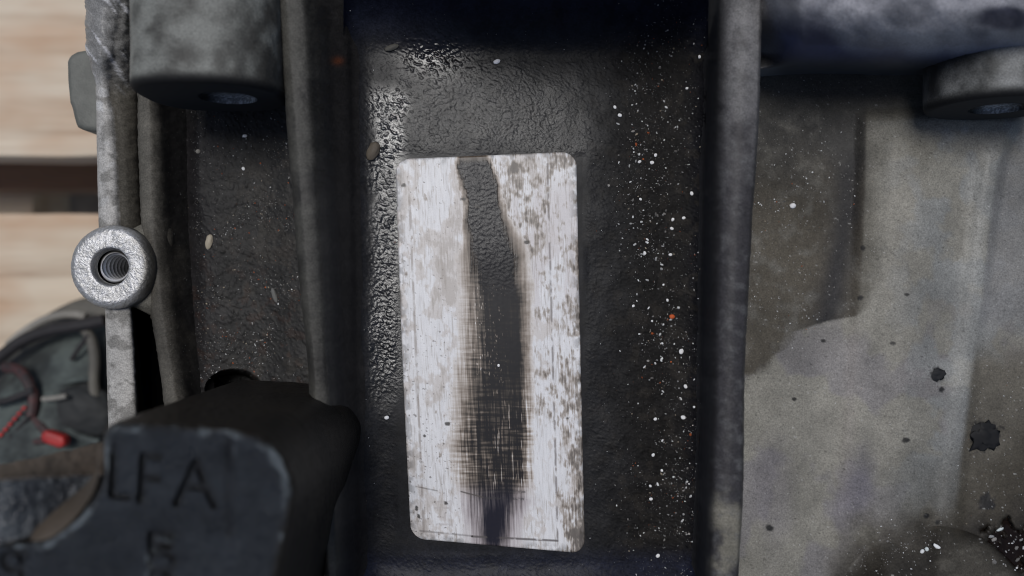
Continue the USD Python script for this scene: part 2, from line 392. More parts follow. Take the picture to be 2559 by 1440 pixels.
alb = mixc(alb, [0.012, 0.012, 0.012], sstep(640, 500, PY + 80 * wn) * sstep(520, 600, PX) * 0.0 + 0.7 * sstep(330, 260, PY))  # top of the panel painted darker as shade under the bolt boss
alb = mixc(alb, [0.040, 0.036, 0.031], 0.5 * sstep(0.55, 0.75, mott(PX, PY, 38, 5, 54)) * sstep(500, 640, PX))
alb = mixc(alb, [0.05, 0.022, 0.012], 0.22 * sstep(0.63, 0.76, mott(PX, PY, 24, 4, 55)) * sstep(550, 800, PY))
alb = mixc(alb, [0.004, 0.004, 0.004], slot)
P = surface(PX, PY, Z, disp)
sheet('side_panel', P, M_CAST, gear, {'albedo': alb, 'rough': 0.6 + 0.15 * wn, 'relief': 1.0 + 0 * wn}, label='dusty dark panel left of the left rib')
LEFT = (P, grid_normals(P), PX, PY)

# ---- wall between flange and panel
def wall_edge(y): return rail(y, [(-190, 332), (200, 340), (420, 346), (560, 352), (700, 366), (790, 376), (900, 394), (1010, 408), (1640, 440)])
def wall(y):
    l = float(wall_edge(y)); k = max(0, min(1, (y - 150) / 200))
    return [(l + 44, -50), (l + 12, -15), (l + 1, -6.5), (l + 6, -3.6), (l + 26, -2.4), (l + 52, -4), (l + 80, -8.0), (l + 104, -10.8), (l + 132, -14)]
PX, PY, Z = profile_sheet(YS, 110, wall)
tt = np.linspace(0, 1, 110)[None, :] + 0 * PX
across = PX - wall_edge(PY)
mot = mott(PX, PY, 46, 5, 61)
rag = (fbm(PX, PY, 20, 3, 64) - 0.5) * 3.2 * sstep(740, 800, PY) * sstep(20, 5, across) * (tt < 0.6)
disp = (fbm(PX, PY, 9, 3, 62) - 0.5) * 0.38 + (fbm(PX, PY, 180, 2, 63) - 0.5) * 0.6 + rag
alb = np.ones(PX.shape + (3,)) * np.array([0.010, 0.0095, 0.0095])
alb = mixc(alb, [0.105, 0.098, 0.084], sstep(78, 8, across + 26 * (mot - 0.5)) * (tt > 0.2))
alb = mixc(alb, [0.02, 0.019, 0.017], sstep(0.28, 0.14, tt))
alb = mixc(alb, [0.042, 0.038, 0.032], 0.6 * sstep(110, 50, across + 60 * (mot - 0.5)) * sstep(520, 640, PY) * sstep(1000, 800, PY))
P = surface(PX, PY, Z, disp)
sheet('side_wall', P, M_CAST, gear, {'albedo': alb, 'rough': 0.62 + 0 * mot, 'relief': 1.1 + 0 * mot}, tone=0.35)
WALL = (P, grid_normals(P), PX, PY)

# ---- flange with its machined light edge and the rough end at the top
def fl_left(y): return rail(y, [(-190, 236), (-60, 226), (0, 219), (55, 208), (100, 208), (130, 216), (170, 230), (215, 238), (400, 242), (560, 246), (780, 262), (1030, 269), (1640, 292)])
def fl_strip(y): return rail(y, [(-190, 290), (0, 300), (120, 280), (230, 272), (300, 282), (420, 290), (560, 296), (700, 318), (780, 326), (1000, 339), (1640, 372)])
def flange(y):
    l, s = float(fl_left(y)), float(fl_strip(y))
    k = float(sstep(600, 720, y)); b = float(sstep(230, 120, y))
    q = (1 - k) * (float(wall_edge(y)) + 1) + k * (s + 8)
    h = -4 + 4.0 * b
    return [(l + 26, -70), (l + 4, -12), (l, h - 2.6 - 2 * b), (l + 6 + 12 * b, h), (l + 0.5 * (s - l), h + 0.6 + b), (s - 4, h), (s + 1, h - 0.7), (s + 3 + 0.4 * (q - s - 3), h - 2.2 - 4 * k), (q, -11 - 6 * k), (q + 30, -42), (q + 140, -46)]
ysf = np.linspace(-190, 1640, 760)
PX, PY, Z = profile_sheet(ysf, 170, flange)
L, S = fl_left(PY), fl_strip(PY)
rough_end = sstep(250, 150, PY)
st = (PX - 240) * 0.80 - (PY - 100) * 0.62; al = (PX - 240) * 0.62 + (PY - 100) * 0.80
scr = fbm(st, al * 0.075, 9, 3, 71)
mot = mott(PX, PY, 30, 5, 72)
disp = (fbm(PX, PY, 10, 3, 73) - 0.5) * (0.10 + 0.45 * sstep(S - 4, S + 6, PX) + 0.35 * rough_end) + rough_end * ((scr - 0.5) * 0.9 + (fbm(PX, PY, 60, 3, 74) - 0.5) * 3.0)
alb = np.ones(PX.shape + (3,)) * np.array([0.36, 0.35, 0.335])
alb = mixc(alb, [0.16, 0.155, 0.145], 0.8 * sstep(0.48, 0.66, mot))
alb = mixc(alb, [0.46, 0.46, 0.46], 0.8 * sstep(0.60, 0.68, fbm(PX, PY, 26, 4, 75)) * sstep(700, 300, PY))
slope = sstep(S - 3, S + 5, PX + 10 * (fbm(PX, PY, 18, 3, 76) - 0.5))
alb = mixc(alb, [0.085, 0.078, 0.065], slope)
alb = mixc(alb, [0.20, 0.198, 0.195], rough_end * (1 - 0.3 * slope))
alb = mixc(alb, [0.50, 0.50, 0.52], rough_end * sstep(0.57, 0.65, scr) * sstep(0.36, 0.5, fbm(PX, PY, 34, 2, 77)))
alb = mixc(alb, [0.010, 0.010, 0.010], sstep(640, 760, PY) * sstep(S + 1, S + 5, PX))  # shade of the slit painted as black
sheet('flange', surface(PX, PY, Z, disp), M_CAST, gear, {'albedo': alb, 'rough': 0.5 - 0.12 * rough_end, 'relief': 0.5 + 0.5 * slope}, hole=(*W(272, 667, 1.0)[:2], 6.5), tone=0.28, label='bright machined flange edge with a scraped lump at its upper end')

lug = [W(x, y, -16)[:2] for x, y in [(164, 152), (170, 138), (188, 127), (236, 119), (290, 119), (290, 330), (236, 329), (204, 324), (188, 316), (181, 292), (176, 268), (170, 254), (168, 230), (165, 200)]]
put('lug', rounded_prism(lug, -62, -16, 1.5, 5, 1.0), plain('lug_grey', (0.125, 0.128, 0.115), 0.6, bump=0.12, scale=900, dark=(0.095, 0.098, 0.088), mscale=200), gear)

# ---- threaded boss
bc = W(272, 667, 1.0)[:2]
def lathe(profile, n=72, c=(0, 0)):
    pr = np.asarray(profile, float); th = np.linspace(0, 2 * np.pi, n, endpoint=False)
    v = np.stack([c[0] + pr[:, None, 0] * np.cos(th), c[1] + pr[:, None, 0] * np.sin(th), pr[:, None, 1] + 0 * th], -1).reshape(-1, 3)
    f = []
    for i in range(len(pr) - 1):
        for k in range(n):
            a, b = i * n + k, i * n + (k + 1) % n
            f += [[a, b, b + n], [a, b + n, a + n]]
    return v, np.array(f)
out = [(10.6, -46), (10.6, -3.2)] + [(10.6 - 2.1 * (1 - math.cos(a)), -1.9 + 2.5 * math.sin(a)) for a in np.linspace(0.1, math.pi / 2, 14)]
out += [(6.9, 0.62), (6.2, 0.62), (5.4, 0.6), (4.95, 0.56), (4.75, 0.38), (4.68, 0.0), (4.62, -1.6), (4.45, -1.9), (4.25, -2.0)]
pr = np.array(out); tt = np.linspace(0, 1, len(pr))
fine = []
for a, b in zip(pr[:-1], pr[1:]):
    k = max(1, int(np.linalg.norm(b - a) / 0.3)) if a[1] > -6 else 2
    fine += [a + (b - a) * i / k for i in range(k)]
fine = np.array(fine + [pr[-1]])
v, f = lathe(fine, 240, bc)
nn = meshkit.arrays((v, f), True)[2]
facez = sstep(-2.5, -0.4, v[:, 2])
pit = meshkit.fbm(v / 0.42, 3, 81) - 0.5
v = v + nn * (pit * (0.10 + 0.22 * facez) + (meshkit.fbm(v / 3.5, 3, 82) - 0.5) * 0.35)[:, None]
rr = np.hypot(v[:, 0] - bc[0], v[:, 1] - bc[1])
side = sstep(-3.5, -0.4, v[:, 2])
lean = sstep(4.5, 9.5, (v[:, 0] - bc[0])) * sstep(7.4, 9.4, rr)  # shade on the right rim of the boss, painted in
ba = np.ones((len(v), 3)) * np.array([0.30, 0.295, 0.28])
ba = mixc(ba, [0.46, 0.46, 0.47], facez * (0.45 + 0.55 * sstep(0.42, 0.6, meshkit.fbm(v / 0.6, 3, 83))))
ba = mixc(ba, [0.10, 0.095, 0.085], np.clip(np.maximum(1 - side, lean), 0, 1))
boss = put('threaded_boss', (v, f), painted_by_mesh('bright_boss', bump=0.10, scale=2600, fine=5200, metallic=0.55, var=0.25), gear, True, {'albedo': ba, 'rough': 0.36 + 0.2 * (1 - side), 'relief': 1.0 + 0 * rr}, label='round bright boss with a threaded hole')
M_THREAD = painted_by_mesh('thread_steel', bump=0.03, scale=2600, fine=5200, metallic=0.5, var=0.15)
# helical thread: radius follows the angle
n, m_ = 96, 300
zz = np.linspace(-1.9, -30, m_)
th = np.linspace(0, 2 * np.pi, n + 1)
ph = ((zz[:, None] / 2.1 + th[None, :] / (2 * np.pi)) % 1.0)
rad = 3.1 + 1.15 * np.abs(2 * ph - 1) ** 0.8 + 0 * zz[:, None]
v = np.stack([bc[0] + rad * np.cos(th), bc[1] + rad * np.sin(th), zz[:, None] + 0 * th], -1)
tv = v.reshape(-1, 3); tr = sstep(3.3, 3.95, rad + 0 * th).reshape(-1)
ta = mixc(np.ones((len(tv), 3)) * np.array([0.85, 0.85, 0.86]), [0.06, 0.057, 0.053], tr)  # groove shade painted dark by radius
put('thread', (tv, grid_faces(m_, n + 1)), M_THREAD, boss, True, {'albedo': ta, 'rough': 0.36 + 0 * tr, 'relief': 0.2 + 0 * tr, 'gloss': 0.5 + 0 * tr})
b = trimesh.creation.cylinder(4.3, 1.0); b.apply_translation([bc[0], bc[1], -30.5])
put('hole_bottom', b, plain('hole_black', (0.01, 0.01, 0.01), 0.8), boss, smooth=False)
# neck that joins the boss to the wall
def ball(c, r): return mf.Manifold.sphere(r, 40).translate([float(x) for x in c])
w1 = W(392, 560, -8); w2 = W(392, 780, -8)
parts = [ball((bc[0] + 1.2, bc[1] + s * 5.6, -6.4), 3.2) for s in (-1, 1)] + [ball((bc[0] + 1.2, bc[1] + s * 5.6, -40), 3.2) for s in (-1, 1)]
parts += [ball((w1[0], bc[1] + s * 8.2, -8.0), 4.4) for s in (-1, 1)] + [ball((w1[0], bc[1] + s * 8.2, -40), 4.4) for s in (-1, 1)]
neck = (mf.Manifold.batch_hull(parts) - mf.Manifold.cylinder(60, 5.6, 5.6, 48).translate([float(bc[0]), float(bc[1]), -50])).refine_to_length(0.7)
mm = neck.to_mesh(); v, f = np.array(mm.vert_properties[:, :3]), np.array(mm.tri_verts)
v[:, 2] += (meshkit.fbm(v / 4.0, 3, 85) - 0.5) * 1.6
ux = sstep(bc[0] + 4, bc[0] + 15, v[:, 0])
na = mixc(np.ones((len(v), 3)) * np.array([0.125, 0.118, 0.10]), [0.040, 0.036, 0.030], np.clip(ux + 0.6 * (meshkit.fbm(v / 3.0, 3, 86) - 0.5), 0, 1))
put('boss_neck', (v, f), M_CAST, gear, True, {'albedo': na, 'rough': 0.6 + 0 * ux, 'relief': 1.2 + 0 * ux})

# ---- bolt bosses: stub cylinders that run up the picture, their recessed end seen from below
def bolt_boss(ax, az, rx, rz, y_end, y_far, expo, col_seed, light, dark, label, recess_r, rec_dx=0.0, smear=None):
    n = 150
    th = np.linspace(0, 2 * np.pi, n, endpoint=False)
    cs, sn = np.cos(th), np.sin(th)
    sx, sz = np.sign(cs) * np.abs(cs) ** (2 / expo), np.sign(sn) * np.abs(sn) ** (2 / expo)
    rings = []
    ysb = np.concatenate([np.linspace(y_far, y_end + 1.6, 110)])
    for yy in ysb: rings.append(np.column_stack([ax + rx * sx, np.full(n, yy), az + rz * sz]))
    for a in np.linspace(0.15, math.pi / 2, 7):
        k = 1.6 * (1 - math.cos(a)); rings.append(np.column_stack([ax + (rx - k) * sx, np.full(n, y_end + 1.6 - 1.6 * math.sin(a)), az + (rz - k) * sz]))
    for t in np.linspace(0.08, 1, 10):                       # flat end, blending to the round rim of the recess
        k = (rx - 1.6) * (1 - t); r2 = recess_r
        rings.append(np.column_stack([ax + rec_dx * t + (rx - 1.6) * sx * (1 - t) + r2 * cs * t, np.full(n, y_end), az + (rz - 1.6) * sz * (1 - t) + r2 * sn * t]))
    R = np.array(rings); v = R.reshape(-1, 3)
    nv = len(rings); i = np.arange(nv * n).reshape(nv, n); j = np.roll(i, -1, 1)
    f = np.stack([i[:-1].ravel(), i[1:].ravel(), j[1:].ravel(), j[:-1].ravel()], 1)
    nrm = meshkit.arrays((v, f), True)[2]
    if (nrm[:n * 50] * (v[:n * 50] - np.array([ax, 0, az]))[:, :] * [1, 0, 1]).sum() < 0: f = f[:, ::-1]; nrm = -nrm
    bar = sstep(y_end + 0.3, y_end + 3, v[:, 1])
    v = v + nrm * (((meshkit.fbm(v / 1.4, 3, col_seed) - 0.5) * 0.30 + (meshkit.fbm(v / 9, 3, col_seed + 1) - 0.5) * 1.0) * bar)[:, None]
    mo = np.clip((meshkit.fbm(v / 5.0, 5, col_seed + 2) - 0.5) * 1.8 + 0.5, 0, 1)
    a = np.ones((len(v), 3)) * np.asarray(dark)
    a = mixc(a, light, bar * 0.9 * sstep(0.12, 0.88, mo + 0.16 * np.clip(-(v[:, 0] - ax) / rx, -1, 1) + 0.1 * sstep(y_end + 1, y_end + 16, v[:, 1]) - 0.04))  # barrel painted paler on its left, as lit from there
    if smear is not None: a = mixc(a, [0.028, 0.028, 0.028], sstep(9.0, -7.0, v[:, 0] - smear - 0.8 * (v[:, 1] - y_end) + 9 * (mo - 0.5)))
    a = mixc(a, [0.010, 0.010, 0.011], 1 - bar)  # shade of the end face painted near black
    o = put('bolt_boss', (v, f), M_CAST, gear, True, {'albedo': a, 'rough': 0.55 + 0.25 * (1 - bar), 'relief': 0.8 + 0 * mo}, label=label)
    # recess: ring wall and a cast floor
    prof = [(recess_r, 0), (recess_r * 0.985, 0.7), (recess_r * 0.93, 1.3), (recess_r * 0.6, 1.6), (recess_r * 0.3, 1.5), (0.02, 1.45)]
    pts = []
    pf = spline(np.linspace(0, 1, 26), prof)
    vv = np.stack([ax + rec_dx + pf[:, None, 0] * cs, y_end + pf[:, None, 1] + 0 * cs, az + pf[:, None, 0] * sn], -1).reshape(-1, 3)
    i = np.arange(26 * n).reshape(26, n); j = np.roll(i, -1, 1)
    ff = np.stack([i[:-1].ravel(), j[:-1].ravel(), j[1:].ravel(), i[1:].ravel()], 1)
    nrm = meshkit.arrays((vv, ff), True)[2]
    if nrm[:, 1].sum() > 0: ff = ff[:, ::-1]; nrm = -nrm
    vv = vv + nrm * ((meshkit.fbm(vv / 0.9, 2, col_seed + 5) - 0.5) * 0.5)[:, None]
    mo = meshkit.fbm(vv / 0.5, 3, col_seed + 6)
    a = mixc(np.ones((len(vv), 3)) * 0.012, [0.34, 0.35, 0.37], (0.4 + 0.6 * sstep(0.45, 0.62, mo)) * sstep(0.0, -0.75, (vv[:, 2] - az) / recess_r) * sstep(-0.5, 0.2, (vv[:, 0] - ax) / recess_r))  # glint in the recess painted pale towards its lower right
    put('bolt_recess', (vv, ff), M_CAST, o, True, {'albedo': a, 'rough': 0.3 + 0 * mo, 'relief': 1.0 + 0 * mo}, label='recessed bolt seat with a glint painted on its lower rim')
bolt_boss(-69.2, 17.0, 16.4, 16.6, 43.8, 84, 2.7, 91, [0.20, 0.205, 0.19], [0.050, 0.049, 0.045], 'mottled grey bolt boss at the upper left of the housing', 6.6, 3.6)
bolt_boss(119.5, 4.0, 16.5, 16.0, 44.0, 84, 2.3, 101, [0.22, 0.225, 0.225], [0.06, 0.062, 0.06], 'smeared grey bolt boss at the upper right of the housing', 6.8, 0.0, smear=101.0)

# ---- grey panel on the right with its raised pad
NU = 420
PY = np.repeat(np.linspace(-190, 1640, 700)[:, None], NU, 1)
PX = 1800 + (2760 - 1800) * np.linspace(0, 1, NU)[None, :] + 0 * PY
x1 = 2166 - 0.015 * np.clip(PY - 290, 0, None) - 0.00005 * np.clip(PY - 290, 0, None) ** 2
x2 = 2500 - 0.118 * (PY - 330) + 40 * np.exp(-np.clip(PY - 300, 0, None) / 60)
wn = fbm(PX, PY, 70, 5, 111) - 0.5
pad = sstep(-34, 4, PX - x1) * sstep(26, -6, PX - x2) * sstep(264, 304, PY + 4 * np.sin(PX / 60))
ridge = np.exp(-((PX - x2 + 22) / 30) ** 2) * sstep(320, 420, PY)
Z = -15 + (0.7 + 1.3 * sstep(850, 500, PY)) * pad + 1.2 * ridge + 0.35 * np.exp(-((PX - x1 - 30) / 24) ** 2) * pad + 1.6 * np.cos((PX - 1850) / 90) * sstep(2200, 2000, PX) + 1.8 * np.exp(-((PX - x1 - 130) / 60) ** 2) * sstep(330, 420, PY) - 1.2 * np.exp(-((PX - x1 - 260) / 50) ** 2) * sstep(330, 420, PY)
lump = np.clip(1 - ((PX - 2330) / 270) ** 2 - ((PY - 1600) / 285) ** 2, 0, 1)
lump = lump ** (0.75 + 0.6 * sstep(2400, 2250, PX))
Z = Z + 12 * lump
disp = (fbm(PX, PY, 9, 2, 112) - 0.5) * 0.14 + (fbm(PX, PY, 120, 3, 113) - 0.5) * 1.2
base = np.ones(PX.shape + (3,)) * np.array([0.205, 0.198, 0.178])
base = mixc(base, [0.175, 0.168, 0.170], sstep(0.42, 0.62, mott(PX, PY, 120, 4, 114)) * sstep(650, 900, PY))
base = mixc(base, [0.26, 0.265, 0.265], 0.55 * np.exp(-((PX - x2 + 26 + 14 * wn) / 26) ** 2) * sstep(300, 380, PY))
base = mixc(base, [0.165, 0.16, 0.15], 0.6 * np.exp(-((PX - x1 - 40 + 10 * wn) / 14) ** 2) * sstep(980, 1200, PY))
base = mixc(base, [0.20, 0.205, 0.205], sstep(0.40, 0.6, mott(PX, PY, 90, 4, 115)) * sstep(2150, 2350, PX) * 0.9)
base = mixc(base, [0.145, 0.138, 0.172], 0.7 * sstep(1.1, 0.3, np.hypot((PX - 2130 + 0.25 * (PY - 1250)) / 60, (PY - 1230) / 130) + 0.7 * wn))
base = mixc(base, [0.155, 0.145, 0.165], 0.45 * sstep(1.1, 0.3, np.hypot((PX - 1935) / 70, (PY - 1240) / 190) + 0.7 * wn))
base = mixc(base, [0.25, 0.23, 0.225], 0.3 * np.exp(-((PX - (2130 - 0.06 * (PY - 900))) / 16) ** 2) * sstep(760, 860, PY) * sstep(1350, 1150, PY))
# the dried oil stain in the upper left corner, its border stepping down to the left
bx = np.interp(PY, [-200, 120, 300, 520, 640, 700, 770, 790, 800, 830, 870, 930, 960], [2190, 2195, 2190, 2195, 2192, 2185, 2160, 2140, 2085, 1985, 1960, 1895, 1850])
soft = 13 + 26 * sstep(760, 600, PY) + 10 * sstep(0.4, 0.7, mott(PX, PY, 60, 3, 124))
stain = sstep(1, -1, (PX - bx + 46 * wn + 14 * (fbm(PX, PY, 12, 3, 116) - 0.5)) / soft) * sstep(950, 930, PY)
sd = np.ones(PX.shape + (3,)) * np.array([0.072, 0.064, 0.052])
sd = mixc(sd, [0.045, 0.044, 0.043], sstep(560, 300, PY + 160 * wn))
sd = mixc(sd, [0.120, 0.115, 0.105], 0.7 * sstep(0.42, 1.0, mott(PX, PY, 34, 5, 117)))
sd = mixc(sd, [0.095, 0.088, 0.078], 0.8 * sstep(-6, 6, PX - x1) * sstep(480, 330, PY))
sd = mixc(sd, [0.12, 0.115, 0.10], 0.65 * sstep(-6, 6, PX - x1))
sd = mixc(sd, [0.018, 0.018, 0.021], 0.9 * np.exp(-((PX - x1 + 40 + 0.16 * np.clip(PY - 560, 0, None) + 30 * wn) / 40) ** 2) * sstep(330, 420, PY))
base = base * (1 - stain[..., None]) + sd * stain[..., None]
# upper zone under the cross tube, bottom dirt, lower right field
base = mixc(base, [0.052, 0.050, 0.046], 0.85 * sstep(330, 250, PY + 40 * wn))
low = sstep(-10, 10, PX - x2 + 8 * wn) * sstep(820, 930, PY + 60 * wn)
base = mixc(base, [0.098, 0.090, 0.076], low)
base = mixc(base, [0.15, 0.15, 0.155], 0.8 * sstep(-4, 8, PX - x2) * sstep(880, 760, PY + 60 * wn) * sstep(330, 420, PY))
dirt = sstep(-110, 110, PY - (1360 - 0.55 * (PX - 2080)) + 170 * wn) * sstep(2030, 2110, PX)
base = mixc(base, [0.050, 0.044, 0.034], 0.92 * dirt)
dirt2 = sstep(-60, 90, PY - (1400 - 0.33 * (PX - 2080)) + 150 * wn) * sstep(2050, 2120, PX)
base = mixc(base, [0.016, 0.014, 0.012], 0.9 * dirt2)
lm = sstep(0.04, 0.5, lump)
lm = lm * sstep(-40, 60, PX - 2345 - 0.25 * (1440 - PY) + 90 * wn)
base = mixc(base, [0.058, 0.053, 0.045], lm)
base = mixc(base, [0.095, 0.088, 0.076], 0.6 * lm * sstep(0.5, 0.7, mott(PX, PY * 1.8, 40, 5, 122)))
pit = sstep(1.1, 0.7, np.hypot((PX - 2530) / 85, (PY - 1368) / 56) + 2.2 * (fbm(PX, PY, 30, 4, 123) - 0.5)) * sstep(0.10, 0.02, lump)
base = mixc(base, [0.007, 0.004, 0.003], pit)
for (x, y, rx_, ry_) in [(2341, 936, 18, 18), (2462, 1087, 36, 38), (2263, 1100, 9, 8), (2352, 975, 7, 9), (2465, 1255, 20, 22), (1985, 998, 5, 4), (2058, 852, 8, 5), (2267, 736, 7, 4), (2232, 858, 7, 4), (1924, 1322, 10, 9), (2315, 1288, 7, 6), (2342, 1305, 7, 6), (2155, 620, 7, 6), (2150, 745, 8, 6)]:
    base = mixc(base, [0.012, 0.012, 0.013], 0.92 * sstep(1.25, 0.7, np.hypot((PX - x) / rx_, (PY - y) / ry_) + 1.3 * (fbm(PX, PY, 11, 3, 118) - 0.5)))
spk = fbm(PX, PY, 5.0, 1, 119)
base = mixc(base, [0.035, 0.032, 0.03], 0.6 * sstep(0.84, 0.93, spk))
base = mixc(base, [0.36, 0.36, 0.36], 0.6 * sstep(0.88, 0.95, fbm(PX, PY, 5, 1, 120)))
rough = 0.5 + 0.1 * wn + 0.1 * stain - 0.2 * pit
base = base * (1 + 0.5 * (mott(PX, PY, 150, 3, 125) - 0.5))[..., None] * np.array([1.0, 0.99, 0.955])
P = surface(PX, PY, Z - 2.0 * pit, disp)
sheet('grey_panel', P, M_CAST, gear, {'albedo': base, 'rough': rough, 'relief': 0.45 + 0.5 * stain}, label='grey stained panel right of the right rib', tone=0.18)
RIGHT = (P, grid_normals(P), PX, PY)

# ---- cross tube along the top right
xs = np.linspace(1872, 2760, 300)
t = np.linspace(0, 1, 110)
prof = np.array([(196, -17), (186, -8), (172, 4), (150, 14), (118, 24), (76, 32), (20, 37), (-60, 39), (-190, 38)], float)
pf = spline(t, prof)
PX = np.repeat(xs[None, :], 110, 0); PY = np.repeat(pf[::-1, :1], 300, 1); Z = np.repeat(pf[::-1, 1:], 300, 1)
PY = PY - 26 * sstep(2150, 2500, PX) * sstep(-100, 150, PY) + 10 * np.sin(PX / 120) * sstep(-100, 100, PY)
wn = fbm(PX, PY, 110, 4, 131) - 0.5
Z = Z + 3 * wn * sstep(0, 30, Z) - 20 * sstep(2010, 1880, PX) * sstep(0, 20, Z)
disp = (fbm(PX, PY, 30, 2, 132) - 0.5) * 0.2
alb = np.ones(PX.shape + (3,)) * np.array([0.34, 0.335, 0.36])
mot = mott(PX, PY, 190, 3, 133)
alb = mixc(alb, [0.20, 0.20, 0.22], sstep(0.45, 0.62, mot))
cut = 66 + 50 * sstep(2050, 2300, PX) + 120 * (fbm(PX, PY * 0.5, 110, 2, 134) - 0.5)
alb = mixc(alb, [0.034, 0.037, 0.068], sstep(-40, 50, PY - cut))  # blue sheen of the lower half painted into the albedo
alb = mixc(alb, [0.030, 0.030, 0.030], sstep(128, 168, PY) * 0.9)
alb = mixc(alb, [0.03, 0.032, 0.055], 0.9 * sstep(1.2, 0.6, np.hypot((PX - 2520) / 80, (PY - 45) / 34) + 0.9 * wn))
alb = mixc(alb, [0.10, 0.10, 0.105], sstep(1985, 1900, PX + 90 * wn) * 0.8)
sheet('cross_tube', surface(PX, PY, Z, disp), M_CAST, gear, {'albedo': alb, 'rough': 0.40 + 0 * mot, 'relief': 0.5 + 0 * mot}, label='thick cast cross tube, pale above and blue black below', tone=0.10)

# ---- sticker
NUx, NVy = 330, 700
uu, vv = np.meshgrid(np.linspace(0, 1, NUx), np.linspace(0, 1, NVy))
wpx, hpx, R = 446.0, 975.0, 36.0
X, Y = uu * wpx, vv * hpx
cx, cy = np.clip(X, R, wpx - R), np.clip(Y, R, hpx - R)
dx, dy = X - cx, Y - cy; d = np.hypot(dx, dy)
over = (np.abs(dx) > 0) & (np.abs(dy) > 0) & (d > R)
X = np.where(over, cx + dx / np.maximum(d, 1e-9) * R, X); Y = np.where(over, cy + dy / np.maximum(d, 1e-9) * R, Y)
uu, vv = X / wpx, Y / hpx
TL, TR, BR, BL = np.array([988, 398.]), np.array([1440, 379.]), np.array([1462, 1384.]), np.array([1027, 1346.])
Q = (TL * ((1 - uu) * (1 - vv))[..., None] + TR * (uu * (1 - vv))[..., None] + BR * (uu * vv)[..., None] + BL * ((1 - uu) * vv)[..., None])
PX, PY = Q[..., 0], Q[..., 1]
PX = PX - 3.0 * np.sin(vv * np.pi) * (1 - uu)
bd = np.minimum(np.minimum(X, wpx - X), np.minimum(Y, hpx - Y))
Zs = 0.28 + 0.10 * (fbm(PX, PY, 180, 2, 140) - 0.5) - 0.20 * sstep(3.0, 0.0, np.where(over, R - np.hypot(X - cx, Y - cy), bd))
s_, y_ = uu * 450, PY                                      # streak coordinates: across and along the sticker
strk = lambda w, l, sd, o=3: fbm(s_ / w, y_ / l, 1.0, o, sd)
iso = lambda w, sd, o=5, l=None: fbm(s_ / w, y_ / (l or w), 1.0, o, sd)
gauss = lambda x, y, rx, ry: np.exp(-((PX - x) / rx) ** 2 - ((PY - y) / ry) ** 2)
a = np.ones(PX.shape + (3,)) * np.array([0.69, 0.693, 0.715])
a = a * (0.84 + 0.28 * strk(2.6, 46, 141) + 0.06 * (iso(60, 140) - 0.5))[..., None]
def stops(d, pts):
    x = [p for p, _ in pts]; c = np.array([c for _, c in pts])
    return np.stack([np.interp(d, x, c[:, i]) for i in range(3)], -1)
# pale taupe film left of the smear, with ragged islands of clean white
f1 = 0.62 * iso(42, 142, 6, 60) + 0.38 * iso(11, 143, 4, 18) + 0.16 * gauss(1122, 690, 58, 170) + 0.10 * gauss(1140, 500, 40, 110) + 0.06 * gauss(1015, 470, 30, 90) - 0.16 * gauss(1085, 470, 40, 90) - 0.10 * gauss(1060, 850, 36, 150) - 0.06 * sstep(1280, 1300, PX)
a = mixc(a, [0.53, 0.495, 0.475], 0.78 * sstep(0.50, 0.575, f1))
a = mixc(a, [0.36, 0.325, 0.295], 0.55 * sstep(0.60, 0.68, f1 + 0.25 * (strk(3, 30, 144) - 0.5)) * sstep(1200, 1170, PX))
# lilac grey film dragged down the right side
a = mixc(a, [0.56, 0.53, 0.54], 0.75 * sstep(0.42, 0.56, strk(30, 120, 145, 4) + 0.3 * (strk(3, 50, 146) - 0.5)) * sstep(1250, 1300, PX) * sstep(420, 500, PY) * sstep(860, 720, PY))
# brown residue in flakes
pl = 0.13 * gauss(1292, 418, 62, 34) + 0.08 * gauss(1278, 480, 40, 40) + 0.11 * gauss(1270, 565, 42, 50) + 0.08 * gauss(1330, 560, 30, 70) + 0.10 * gauss(1405, 410, 45, 40) + 0.16 * gauss(1446, 655, 20, 38) + 0.09 * gauss(1310, 640, 34, 60)
pl = pl + 0.075 * sstep(1385, 1412, PX) * sstep(700, 760, PY) + 0.05 * sstep(1425, 1450, PX) + 0.10 * sstep(1400, 1440, PX) * sstep(1220, 1340, PY) + 0.03 * sstep(1330, 1345, PX) * sstep(860, 980, PY) * sstep(1110, 1000, PY) - 0.07 * sstep(1320, 1335, PX) * sstep(1395, 1380, PX) * sstep(1040, 1080, PY) - 0.085 * sstep(1200, 1180, PX) - 0.018
f2 = 0.42 * iso(22, 147, 6, 34) + 0.34 * iso(7, 148, 4, 13) + 0.24 * strk(2.4, 26, 149, 2) + pl + 0.03 * sstep(1040, 1005, PX)
d2 = sstep(0.505, 0.70, f2)
m2 = sstep(0.505, 0.595, f2)
a = a * (1 - 0.92 * m2[..., None]) + 0.92 * m2[..., None] * stops(d2, [(0, [0.42, 0.385, 0.36]), (0.45, [0.34, 0.30, 0.268]), (0.75, [0.20, 0.168, 0.14]), (1, [0.08, 0.063, 0.05])])
a = a * (1 - 0.45 * sstep(26, 4, np.minimum(bd, 40)) * sstep(0.40, 0.6, iso(16, 170, 4)))[..., None]
a = mixc(a, [0.30, 0.265, 0.235], 0.5 * sstep(0.56, 0.72, strk(2.2, 40, 171, 3)))
